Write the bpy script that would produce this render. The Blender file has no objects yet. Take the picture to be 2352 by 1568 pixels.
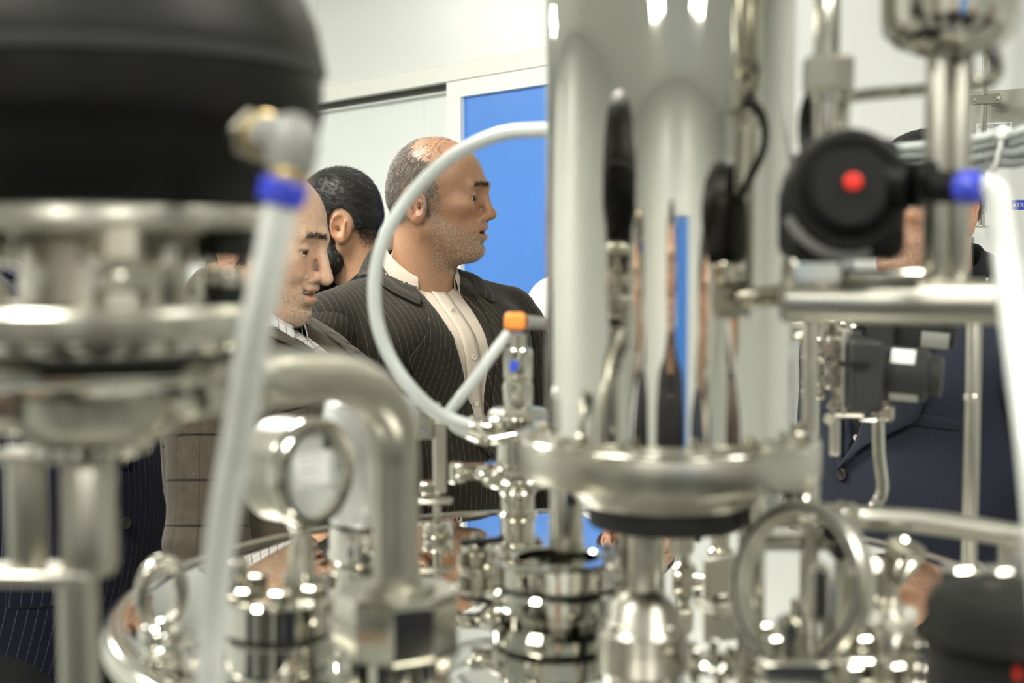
import bpy, math, random
import numpy as np
from mathutils import Vector, Matrix
from mathutils.bvhtree import BVHTree

# ------------------------------------------------------------------ camera, world, lights, exposure
scene = bpy.context.scene
F = 3267.0                      # focal length in pixels of the 2352 px wide frame
CZ = 1.60                       # eye height
PITCH = math.radians(3.92)
cam_d = bpy.data.cameras.new('camera'); cam = bpy.data.objects.new('camera', cam_d)
scene.collection.objects.link(cam)
cam.location = (0, 0, CZ); cam.rotation_euler = (math.radians(90) - PITCH, 0, 0)
cam_d.sensor_width = 36.0; cam_d.lens = F / 2352 * 36.0
cam_d.clip_start = 0.05; cam_d.clip_end = 60
cam_d.dof.use_dof = True; cam_d.dof.focus_distance = 2.55; cam_d.dof.aperture_fstop = 5.4
scene.camera = cam
world = bpy.data.worlds.new('world'); scene.world = world; world.use_nodes = True
world.node_tree.nodes['Background'].inputs[0].default_value = (0.9, 1.0, 0.95, 1)
world.node_tree.nodes['Background'].inputs[1].default_value = 0.0
scene.view_settings.view_transform = 'Standard'; scene.view_settings.look = 'None'
scene.view_settings.gamma = 1.0; scene.view_settings.use_curve_mapping = False
scene.view_settings.exposure = 0.10
LAMP = 40.0                     # emission of the ceiling panels

def W(px, py, Y):
    """photo direction (px, py) carried out to the world depth Y"""
    u = (px - 1176) / F; v = -(py - 784) / F
    c, s = math.cos(PITCH), math.sin(PITCH)
    d = Vector((u, v * s + c, v * c - s))
    return Vector((0, 0, CZ)) + d * (Y / d.y)
def S(n, Y): return n * Y / F

# ------------------------------------------------------------------ materials
MATS = {}
def nmat(name):
    m = bpy.data.materials.new(name); m.use_nodes = True
    MATS[name] = m
    return m, m.node_tree.nodes, m.node_tree.links, m.node_tree.nodes['Principled BSDF']
def simple(name, col, rough=0.5, metal=0.0, coat=0.0, var=0.06, scale=40.0, bump=0.0, spec=0.5, trans=0.0, sheen=0.0):
    m, N, L, b = nmat(name)
    tc = N.new('ShaderNodeTexCoord'); nz = N.new('ShaderNodeTexNoise')
    nz.inputs['Scale'].default_value = scale; nz.inputs['Detail'].default_value = 4
    L.new(tc.outputs['Object'], nz.inputs['Vector'])
    mx = N.new('ShaderNodeMix'); mx.data_type = 'RGBA'
    mx.inputs[6].default_value = (*[c * (1 - var) for c in col], 1)
    mx.inputs[7].default_value = (*[min(1, c * (1 + var)) for c in col], 1)
    L.new(nz.outputs['Fac'], mx.inputs[0]); L.new(mx.outputs[2], b.inputs['Base Color'])
    b.inputs['Metallic'].default_value = metal; b.inputs['Coat Weight'].default_value = coat
    b.inputs['Specular IOR Level'].default_value = spec
    b.inputs['Transmission Weight'].default_value = trans
    b.inputs['Sheen Weight'].default_value = sheen
    mr = N.new('ShaderNodeMapRange'); mr.inputs[3].default_value = rough * (1 - min(.15, var * 3)); mr.inputs[4].default_value = rough * (1 + min(.15, var * 3))
    L.new(nz.outputs['Fac'], mr.inputs[0]); L.new(mr.outputs[0], b.inputs['Roughness'])
    if bump:
        bp = N.new('ShaderNodeBump'); bp.inputs['Strength'].default_value = bump; bp.inputs['Distance'].default_value = 0.002
        L.new(nz.outputs['Fac'], bp.inputs['Height']); L.new(bp.outputs[0], b.inputs['Normal'])
    return m
STEEL = (0.60, 0.58, 0.51)
simple('steel', STEEL, 0.13, 1.0, var=0.015, scale=8)
simple('steel_mirror', (0.68, 0.665, 0.61), 0.035, 1.0, var=0.01, scale=3)
simple('steel_lid', (0.80, 0.79, 0.76), 0.012, 1.0, var=0.01, scale=3)
simple('steel_satin', (0.50, 0.485, 0.42), 0.33, 1.0, var=0.015, scale=60)
simple('aluminium', (0.86, 0.86, 0.86), 0.33, 1.0, var=0.02)
simple('brass', (0.62, 0.47, 0.22), 0.3, 1.0)
simple('black_plastic', (0.006, 0.006, 0.0055), 0.45, spec=0.15)
simple('black_satin', (0.014, 0.014, 0.013), 0.5, spec=0.2)
simple('grey_plastic', (0.20, 0.20, 0.19), 0.45)
simple('dark_grey_plastic', (0.030, 0.031, 0.030), 0.5, spec=0.3)
simple('rubber', (0.012, 0.012, 0.012), 0.7)
simple('blue_plastic', (0.035, 0.055, 0.50), 0.35)
simple('orange_plastic', (0.95, 0.33, 0.06), 0.4)
simple('red_plastic', (0.75, 0.03, 0.015), 0.35)
simple('white_plastic', (0.80, 0.80, 0.76), 0.35)
simple('tube_white', (0.62, 0.64, 0.60), 0.28, coat=0.2)
simple('hose_grey', (0.50, 0.53, 0.51), 0.33, coat=0.2)
simple('cable_grey', (0.24, 0.26, 0.25), 0.45)
simple('paper_white', (0.82, 0.82, 0.80), 0.7)
simple('sticker_grey', (0.42, 0.42, 0.38), 0.7)
simple('ink_black', (0.02, 0.02, 0.02), 0.7)
simple('ink_blue', (0.04, 0.08, 0.55), 0.6)
simple('gauge_face', (0.50, 0.52, 0.49), 0.5)
simple('wall_white', (0.86, 0.875, 0.845), 0.27, coat=0.0, var=0.002, scale=1.2)
simple('wall_panel', (0.87, 0.90, 0.89), 0.30, var=0.002, scale=1.2)
simple('header_cream', (0.88, 0.89, 0.82), 0.4, var=0.01)
simple('frame_white', (0.90, 0.91, 0.88), 0.4, var=0.01)
simple('door_blue', (0.068, 0.255, 0.78), 0.32, var=0.03, scale=3)
simple('track_dark', (0.03, 0.032, 0.028), 0.5)
simple('ceiling_white', (0.85, 0.86, 0.83), 0.7, var=0.01)
simple('floor_epoxy', (0.33, 0.34, 0.31), 0.25, var=0.05, scale=2)
simple('panel_steel', (0.40, 0.39, 0.34), 0.45, 1.0, var=0.04, scale=5)
simple('seam_grey', (0.62, 0.64, 0.62), 0.6)
m, N, L, b = nmat('lamp_glow')
b.inputs['Base Color'].default_value = (0.9, 0.9, 0.88, 1)
b.inputs['Emission Color'].default_value = (1.0, 0.985, 0.90, 1); b.inputs['Emission Strength'].default_value = LAMP
m, N, L, b = nmat('glass')                       # thin clear pane: mostly straight through, some gloss
tr = N.new('ShaderNodeBsdfTransparent'); gl = N.new('ShaderNodeBsdfGlossy'); gl.inputs['Roughness'].default_value = 0.03
ms = N.new('ShaderNodeMixShader')
ms.inputs[0].default_value = 0.05; L.new(tr.outputs[0], ms.inputs[1]); L.new(gl.outputs[0], ms.inputs[2]); L.new(ms.outputs[0], N['Material Output'].inputs['Surface'])

def attr_col_mat(name, rough=0.5, noise=0.12, nscale=300, bump=0.15, sss=0.0, spec=0.4):
    """pigment comes from the mesh's Col attribute, broken up by fine procedural mottling"""
    m, N, L, b = nmat(name)
    at = N.new('ShaderNodeAttribute'); at.attribute_name = 'Col'
    tc = N.new('ShaderNodeTexCoord'); nz = N.new('ShaderNodeTexNoise')
    nz.inputs['Scale'].default_value = nscale; nz.inputs['Detail'].default_value = 3
    L.new(tc.outputs['Object'], nz.inputs['Vector'])
    mr = N.new('ShaderNodeMapRange'); mr.inputs[1].default_value = 0.3; mr.inputs[2].default_value = 0.7
    mr.inputs[3].default_value = 1 - noise; mr.inputs[4].default_value = 1 + noise
    L.new(nz.outputs['Fac'], mr.inputs[0])
    mx = N.new('ShaderNodeMix'); mx.data_type = 'RGBA'; mx.blend_type = 'MULTIPLY'; mx.inputs[0].default_value = 1
    L.new(at.outputs['Color'], mx.inputs[6]); L.new(mr.outputs[0], mx.inputs[7])
    L.new(mx.outputs[2], b.inputs['Base Color'])
    b.inputs['Roughness'].default_value = rough; b.inputs['Specular IOR Level'].default_value = spec
    if sss:
        b.inputs['Subsurface Weight'].default_value = sss; b.inputs['Subsurface Radius'].default_value = (0.01, 0.004, 0.002)
        b.inputs['Subsurface Scale'].default_value = 0.3
    bp = N.new('ShaderNodeBump'); bp.inputs['Strength'].default_value = bump; bp.inputs['Distance'].default_value = 0.001
    L.new(nz.outputs['Fac'], bp.inputs['Height']); L.new(bp.outputs[0], b.inputs['Normal'])
    return m
attr_col_mat('skin', 0.42, 0.10, 260, 0.25, sss=0.12)
attr_col_mat('hair', 0.5, 0.15, 500, 0.3)

def cloth(name, base, stripe=None, gap=0.011, width=0.10, check=None, cgap=0.05, cwidth=0.05, rough=0.85, weave=900, var=0.25, broken=True, nscale=None):
    """woven cloth: stripes run along attribute UVs (metres), weave grain from noise"""
    m, N, L, b = nmat(name)
    at = N.new('ShaderNodeAttribute'); at.attribute_name = 'cuv'
    sx = N.new('ShaderNodeSeparateXYZ'); L.new(at.outputs['Vector'], sx.inputs[0])
    tc = N.new('ShaderNodeTexCoord'); nz = N.new('ShaderNodeTexNoise'); nz.inputs['Scale'].default_value = weave
    nz.inputs['Detail'].default_value = 2; L.new(tc.outputs['Object'], nz.inputs['Vector'])
    n2 = N.new('ShaderNodeTexNoise'); n2.inputs['Scale'].default_value = nscale or 40; L.new(tc.outputs['Object'], n2.inputs['Vector'])
    add = N.new('ShaderNodeMath'); add.operation = 'MULTIPLY_ADD'; add.inputs[1].default_value = 0.5
    L.new(n2.outputs['Fac'], add.inputs[0]); L.new(nz.outputs['Fac'], add.inputs[2])
    mr = N.new('ShaderNodeMapRange'); mr.inputs[1].default_value = 0.45; mr.inputs[2].default_value = 1.05
    mr.inputs[3].default_value = 1 - var; mr.inputs[4].default_value = 1 + var; L.new(add.outputs[0], mr.inputs[0])
    col = N.new('ShaderNodeMix'); col.data_type = 'RGBA'; col.blend_type = 'MULTIPLY'; col.inputs[0].default_value = 1
    col.inputs[6].default_value = (*base, 1); L.new(mr.outputs[0], col.inputs[7])
    out = col.outputs[2]
    def line(src, g, w, c, out):
        d = N.new('ShaderNodeMath'); d.operation = 'DIVIDE'; d.inputs[1].default_value = g; L.new(src, d.inputs[0])
        f = N.new('ShaderNodeMath'); f.operation = 'FRACT'; L.new(d.outputs[0], f.inputs[0])
        l = N.new('ShaderNodeMath'); l.operation = 'LESS_THAN'; l.inputs[1].default_value = w; L.new(f.outputs[0], l.inputs[0])
        fac = l.outputs[0]
        if broken:
            mm = N.new('ShaderNodeMath'); mm.operation = 'MULTIPLY'; L.new(fac, mm.inputs[0]); L.new(nz.outputs['Fac'], mm.inputs[1]); fac = mm.outputs[0]
        x = N.new('ShaderNodeMix'); x.data_type = 'RGBA'; L.new(fac, x.inputs[0]); L.new(out, x.inputs[6]); x.inputs[7].default_value = (*c, 1)
        return x.outputs[2]
    if stripe: out = line(sx.outputs[0], gap, width, stripe, out)
    if check: out = line(sx.outputs[1], cgap, cwidth, check, out)
    L.new(out, b.inputs['Base Color']); b.inputs['Roughness'].default_value = rough
    b.inputs['Specular IOR Level'].default_value = 0.25; b.inputs['Sheen Weight'].default_value = 0.1
    bp = N.new('ShaderNodeBump'); bp.inputs['Strength'].default_value = 0.25; bp.inputs['Distance'].default_value = 0.0008
    L.new(nz.outputs['Fac'], bp.inputs['Height']); L.new(bp.outputs[0], b.inputs['Normal'])
    return m
cloth('suit_brown', (0.021, 0.0175, 0.0125), (0.16, 0.128, 0.088), 0.0105, 0.085)
cloth('suit_brown_warm', (0.050, 0.034, 0.026), (0.24, 0.18, 0.14), 0.012, 0.08)
cloth('suit_tweed', (0.080, 0.066, 0.047), (0.042, 0.034, 0.026), 0.040, 0.035, check=(0.011, 0.010, 0.008), cgap=0.062, cwidth=0.05, var=0.45, weave=700, broken=False)
cloth('suit_navy', (0.019, 0.0225, 0.037), weave=1100, var=0.45, nscale=8)
cloth('suit_navy_stripe', (0.008, 0.009, 0.024), (0.14, 0.14, 0.22), 0.013, 0.09)
cloth('suit_black', (0.012, 0.012, 0.015))
cloth('shirt_cream', (0.62, 0.53, 0.435), var=0.05)
cloth('shirt_white', (0.85, 0.85, 0.86), var=0.04)
cloth('shirt_black', (0.010, 0.010, 0.012), var=0.2)
cloth('shirt_check', (0.84, 0.84, 0.82), (0.25, 0.09, 0.14), 0.0125, 0.085, check=(0.25, 0.09, 0.14), cgap=0.0125, cwidth=0.085, var=0.03, broken=False)
cloth('trousers_dark', (0.02, 0.02, 0.022))

# ------------------------------------------------------------------ mesh helpers
COL = scene.collection
ORG = {}
def P(o, label=None, cat=None, group=None, kind=None):
    if label: o['label'] = label
    if cat: o['category'] = cat
    if group: o['group'] = group
    if kind: o['kind'] = kind
    return o
def thing(name, label, cat, loc, group=None):
    o = bpy.data.objects.new(name, None); COL.objects.link(o); o.location = loc; o.empty_display_size = 0.02
    ORG[o.name] = Vector(loc)
    return P(o, label, cat, group)
def org(o):
    while o is not None and o.name not in ORG: o = o.parent
    return ORG[o.name] if o is not None else Vector((0, 0, 0))
class MB:
    def __init__(s): s.v = []; s.f = []
    def add(s, vs, fs):
        n = len(s.v); s.v += [Vector(p) for p in vs]; s.f += [[i + n for i in f] for f in fs]; return s
    def box(s, c, size, rot=None):
        a = [x / 2 for x in size]; R = rot or Matrix.Identity(3); c = Vector(c)
        vs = [c + R @ Vector((i * a[0], j * a[1], k * a[2])) for i in (-1, 1) for j in (-1, 1) for k in (-1, 1)]
        return s.add(vs, [(0, 1, 3, 2), (4, 6, 7, 5), (0, 4, 5, 1), (2, 3, 7, 6), (0, 2, 6, 4), (1, 5, 7, 3)])
    def lathe(s, base, prof, axis=(0, 0, 1), seg=48, sx=1.0, phase=0.0):
        """prof: (radius, distance along axis) list; open ends with radius>0 are capped"""
        q = Vector((0, 0, 1)).rotation_difference(Vector(axis).normalized()); base = Vector(base)
        prof = list(prof)
        if prof[0][0] > 1e-6: prof = [(0, prof[0][1])] + prof
        if prof[-1][0] > 1e-6: prof = prof + [(0, prof[-1][1])]
        vs = []; fs = []; rings = []
        for r, h in prof:
            if r < 1e-6: rings.append([len(vs)]); vs.append(base + q @ Vector((0, 0, h)))
            else:
                rings.append(list(range(len(vs), len(vs) + seg)))
                vs += [base + q @ Vector((r * sx * math.cos(phase + 2 * math.pi * i / seg), r * math.sin(phase + 2 * math.pi * i / seg), h)) for i in range(seg)]
        for a, b in zip(rings, rings[1:]):
            if len(a) == 1 and len(b) == 1: continue
            for i in range(seg):
                j = (i + 1) % seg
                if len(a) == 1: fs.append((a[0], b[j], b[i]))
                elif len(b) == 1: fs.append((a[i], a[j], b[0]))
                else: fs.append((a[i], a[j], b[j], b[i]))
        return s.add(vs, [tuple(reversed(f)) for f in fs] if prof[-1][1] < prof[0][1] else fs)
    def ring(s, base, prof, axis=(0, 0, 1), seg=48):
        """closed profile (an annulus): prof is a closed loop of (radius, h)"""
        q = Vector((0, 0, 1)).rotation_difference(Vector(axis).normalized()); base = Vector(base); n = len(prof)
        vs = [base + q @ Vector((r * math.cos(2 * math.pi * i / seg), r * math.sin(2 * math.pi * i / seg), h)) for i in range(seg) for r, h in prof]
        fs = [(i * n + k, ((i + 1) % seg) * n + k, ((i + 1) % seg) * n + (k + 1) % n, i * n + (k + 1) % n) for i in range(seg) for k in range(n)]
        return s.add(vs, fs)
    def torus(s, c, R, r, axis=(0, 0, 1), seg=48, rs=12, zx=1.0):
        return s.ring(c, [(R + r * math.cos(2 * math.pi * k / rs), zx * r * math.sin(2 * math.pi * k / rs)) for k in range(rs)], axis, seg)
    def tube(s, pts, r, seg=16, smooth=True, n=10, caps=True):
        pts = [Vector(p) for p in pts]; rr = r if isinstance(r, (list, tuple)) else [r] * len(pts)
        if smooth and len(pts) > 2:
            q = [pts[0] * 2 - pts[1]] + pts + [pts[-1] * 2 - pts[-2]]; rq = [rr[0]] + list(rr) + [rr[-1]]
            out = []; ro = []
            for i in range(1, len(q) - 2):
                for k in range(n):
                    t = k / n; a, b, c, d = q[i - 1], q[i], q[i + 1], q[i + 2]
                    out.append(0.5 * ((2 * b) + (c - a) * t + (2 * a - 5 * b + 4 * c - d) * t * t + (3 * b - a - 3 * c + d) * t ** 3))
                    ro.append(rq[i] * (1 - t) + rq[i + 1] * t)
            out.append(pts[-1]); ro.append(rr[-1]); pts, rr = out, ro
        vs = []; fs = []; up = None
        for i, p in enumerate(pts):
            t = (pts[min(i + 1, len(pts) - 1)] - pts[max(i - 1, 0)]).normalized()
            if up is None: up = t.orthogonal().normalized()
            up = (up - t * up.dot(t)).normalized(); w = t.cross(up)
            vs += [p + (up * math.cos(2 * math.pi * k / seg) + w * math.sin(2 * math.pi * k / seg)) * rr[i] for k in range(seg)]
        for i in range(len(pts) - 1):
            for k in range(seg):
                fs.append((i * seg + k, i * seg + (k + 1) % seg, (i + 1) * seg + (k + 1) % seg, (i + 1) * seg + k))
        if caps:
            fs.append(tuple(reversed(range(seg)))); fs.append(tuple((len(pts) - 1) * seg + k for k in range(seg)))
        return s.add(vs, fs)
    def hexn(s, base, r, h, axis=(0, 0, 1), bev=0.12, n=6, phase=0.3):
        return s.lathe(base, [(r * (1 - bev), 0), (r, r * bev), (r, h - r * bev), (r * (1 - bev), h)], axis, n, phase=phase)
    def build(s, name, mat, parent=None, smooth=35, bevel=0.0, kind=None):
        o0 = org(parent) if parent is not None else Vector((0, 0, 0))
        me = bpy.data.meshes.new(name); me.from_pydata([tuple(p - o0) for p in s.v], [], s.f); me.update()
        me.materials.append(MATS[mat])
        if smooth:
            for p in me.polygons: p.use_smooth = True
            me.set_sharp_from_angle(angle=math.radians(smooth))
        o = bpy.data.objects.new(name, me); COL.objects.link(o)
        if parent is not None: o.parent = parent
        if bevel:
            bv = o.modifiers.new('bevel', 'BEVEL'); bv.width = bevel; bv.segments = 2; bv.limit_method = 'ANGLE'
        if kind: o['kind'] = kind
        return o
def npmesh(name, V, faces, mat, parent, attrs=None, smooth=True):
    me = bpy.data.meshes.new(name); me.from_pydata(V.tolist() if hasattr(V, 'tolist') else V, [], faces.tolist() if hasattr(faces, 'tolist') else faces)
    me.materials.append(MATS[mat])
    if smooth: me.polygons.foreach_set('use_smooth', [True] * len(me.polygons))
    for nm, (typ, arr) in (attrs or {}).items():
        a = me.attributes.new(nm, typ, 'POINT')
        a.data.foreach_set('color' if typ == 'FLOAT_COLOR' else 'vector', np.ascontiguousarray(arr, dtype=np.float32).ravel())
    me.update()
    o = bpy.data.objects.new(name, me); COL.objects.link(o); o.parent = parent
    return o
def straight(a, b, r, mb=None, seg=24):
    return (mb or MB()).tube([a, b], r, seg, smooth=False)
def rounded(r, h0, h1, e=None):
    """profile of a cylinder with eased edges"""
    e = e or min(r, abs(h1 - h0)) * 0.12; sg = 1 if h1 > h0 else -1
    return [(r - e, h0), (r - e * .3, h0 + sg * e * .3), (r, h0 + sg * e), (r, h1 - sg * e), (r - e * .3, h1 - sg * e * .3), (r - e, h1)]
def zof(py, Y): return W(1176, py, Y).z
def pxl(px, Y, prof):
    """(radius px, y px) silhouette -> base point and lathe profile in metres on a vertical axis at px, depth Y"""
    pm = sum(p[1] for p in prof) / len(prof)
    b = W(px, pm, Y); pr = [(S(r, Y), zof(y, Y)) for r, y in prof]
    return Vector((b.x, Y, 0)), pr
def vlathe(name, mat, root, px, Y, prof, seg=48, smooth=35):
    b, pr = pxl(px, Y, prof)
    if pr[-1][1] < pr[0][1]: pr = pr[::-1]
    return MB().lathe(b, pr, seg=seg).build(name, mat, root, smooth)
def vcyl(name, mat, root, px, Y, r, y0, y1, seg=32, e=None):
    b = W(px, (y0 + y1) / 2, Y); z0, z1 = zof(max(y0, y1), Y), zof(min(y0, y1), Y)
    return MB().lathe((b.x, Y, 0), rounded(S(r, Y), z0, z1, S(e, Y) if e else None), seg=seg).build(name, mat, root)
def bolt(root, p, r, h, axis=(0, 0, 1), mat='steel', hexh=True, name='bolt'):
    mb = MB()
    if hexh: mb.hexn(p, r, h, axis)
    else:
        mb.ring(p, [(r * .45, h * .45), (r * .45, h), (r * .9, h), (r, h * .9), (r, 0), (0.0001, 0), (0.0001, h * .45)], axis, 16)
    return mb.build(name, mat, root, 30)
# ------------------------------------------------------------------ the room
UX = Vector((0.5896, -0.8077, 0)); NW = Vector((-0.8077, -0.5896, 0)); W0 = Vector((0, 4.0, 0))
def wp(s, z, out=0.0): return W0 + UX * s + NW * out + Vector((0, 0, z))
def wslab(mb, s0, s1, z0, z1, o0, o1):
    vs = [wp(s, z, o) for s in (s0, s1) for z in (z0, z1) for o in (o0, o1)]
    return mb.add(vs, [(0, 1, 3, 2), (4, 6, 7, 5), (0, 4, 5, 1), (2, 3, 7, 6), (0, 2, 6, 4), (1, 5, 7, 3)])
def struct(o): o['kind'] = 'structure'; return o
CEIL = 2.75
S_END = 0.595
def wall_s(px): u = (px - 1176) / F; return 4.0 * u / (.5896 + .8077 * u)
def room():
    struct(MB().box((0, 3.2, -.05), (9, 14, .1)).build('floor', 'floor_epoxy'))
    struct(MB().box((0, 3.2, CEIL + .05), (9, 14, .1)).build('ceiling', 'ceiling_white'))
    wl = wslab(MB(), -7.15, S_END, 2.1243, CEIL, -.12, 0).build('wall_left', 'wall_white'); struct(wl)
    # lower wall panels, each its own sheet with a joint between
    e = [-7.15, -6.2, -5.2, -4.2, -3.2, -2.2, -1.46, wall_s(968), S_END]
    for a, b in zip(e, e[1:]):
        wslab(MB(), a + .0012, b - .0012, 0, 2.0465, -.12, -.012).build('panel', 'wall_panel', wl, bevel=.001)
    wslab(MB(), -7.15, S_END, 0, 2.1189, -.14, -.0135).build('joint_backing', 'seam_grey', wl)
    wslab(MB(), wall_s(735) - .0008, wall_s(735) + .0008, 2.1297, CEIL, 0, .0006).build('joint', 'seam_grey', wl)
    tr = wslab(MB(), -7.15, S_END, 2.0746, 2.1243, -.10, .03).build('trim_1', 'header_cream', bevel=.002); struct(tr)
    wslab(MB(), -7.15, S_END, 2.0519, 2.0757, -.10, -.006).build('track', 'track_dark', tr)
    wslab(MB(), -7.15, S_END, 2.0454, 2.0530, -.012, .006).build('track_lip', 'seam_grey', tr, bevel=.001)
    # sliding door: white mitred frame, blue leaf
    d = wslab(MB(), wall_s(1087), S_END - .08, .10, 2.0227, .004, .030).build('door_1', 'door_blue'); struct(d)
    a, b2 = wall_s(1055), S_END - .03; i0, i1 = wall_s(1087), S_END - .08
    def fr(q):                                              # q: four (s, z) corners, extruded
        vs = [wp(s, z, o) for o in (.002, .044) for s, z in q]
        return MB().add(vs, [(0, 1, 2, 3), (7, 6, 5, 4), (0, 4, 5, 1), (1, 5, 6, 2), (2, 6, 7, 3), (3, 7, 4, 0)])
    zt, zi, zb0, zb1 = 2.0692, 2.0216, .02, .10
    for q in (((a, zt), (b2, zt), (i1, zi), (i0, zi)), ((a, zb0), (a, zt), (i0, zi), (i0, zb1)), ((b2, zt), (b2, zb0), (i1, zb1), (i1, zi)), ((b2, zb0), (a, zb0), (i0, zb1), (i1, zb1))):
        fr(q).build('door_frame', 'frame_white', d, bevel=.0008)
    hd = MB().tube([wp(i1 - .08, .95, .06), wp(i1 - .08, 1.25, .06)], .012); hd.box(wp(i1 - .08, .98, .045), (.02, .02, .02)); hd.box(wp(i1 - .08, 1.22, .045), (.02, .02, .02)); hd.build('door_handle', 'steel', d)
    # the return and the right wall
    c0 = wp(S_END, 0, 0); m = .7; rdir = Vector((1, -m, 0)).normalized(); rn = Vector((-m, -1, 0)).normalized()
    R0 = Vector((0, 3.84, 0))
    def rp(px, z, out=0):
        u = (px - 1176) / F; Y = 3.84 / (1 + m * u); return Vector((u * Y, Y, z)) + rn * out
    global rwall; rwall = (rp, rdir, rn)
    def quadwall(name, A, B, th, mat):
        dv = (B - A).normalized(); n = Vector((dv.y, -dv.x, 0)); mb = MB()
        vs = [p + n * o + Vector((0, 0, z)) for p in (A, B) for z in (0, CEIL) for o in (0, th)]
        return struct(mb.add(vs, [(0, 1, 3, 2), (4, 6, 7, 5), (0, 4, 5, 1), (2, 3, 7, 6), (0, 2, 6, 4), (1, 5, 7, 3)]).build(name, mat))
    ra = R0 + rdir * ((c0.x + .02) / rdir.x); rb = R0 + rdir * (4.2 / rdir.x)
    quadwall('wall_return', c0 + NW * -.0, ra, .06, 'wall_white')
    wr = quadwall('wall_right', ra, rb, -.1, 'wall_white')
    quadwall('wall_side_right', Vector((4.1, 1.2, 0)), Vector((4.1, -3.6, 0)), -.1, 'wall_white')
    wb = quadwall('wall_back', Vector((4.1, -3.6, 0)), Vector((-4.2, -3.6, 0)), -.1, 'wall_white')
    quadwall('wall_side_left', Vector((-4.2, -3.6, 0)), Vector((-4.2, 9.9, 0)), -.1, 'wall_white')
    # blue door in the back wall (seen in the polished cylinder)
    d2 = struct(MB().box((.55, -3.57, 1.05), (.9, .04, 2.0)).build('door_2', 'door_blue'))
    for x, w_, z, h_ in ((.06, .08, 1.08, 2.16), (1.04, .08, 1.08, 2.16), (.55, .9, 2.10, .12)):
        MB().box((x, -3.56, z), (w_, .07, h_)).build('door_frame', 'frame_white', d2, bevel=.003)
    # ceiling lamps
    for i, (x, y) in enumerate([(-.9, -2.0), (1.1, -2.0), (-.9, .3), (1.1, .3), (-.9, 2.6), (-2.9, 2.6), (-2.9, 4.9)]):     # regular ceiling grid
        t = thing('ceiling_lamp_offscreen', 'square recessed ceiling lamp panel in the white ceiling', 'lamp', (x, y, CEIL), 'ceiling lamp panels')
        mb = MB()
        for q in (-1, 1): mb.box((x + q * .30, y, CEIL - .010), (.03, .63, .02)); mb.box((x, y + q * .30, CEIL - .010), (.57, .03, .02))
        mb.build('frame', 'frame_white', t, 0)
        MB().box((x, y, CEIL - .006), (.575, .575, .012)).build('diffuser_offscreen', 'lamp_glow', t, 0)
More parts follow.
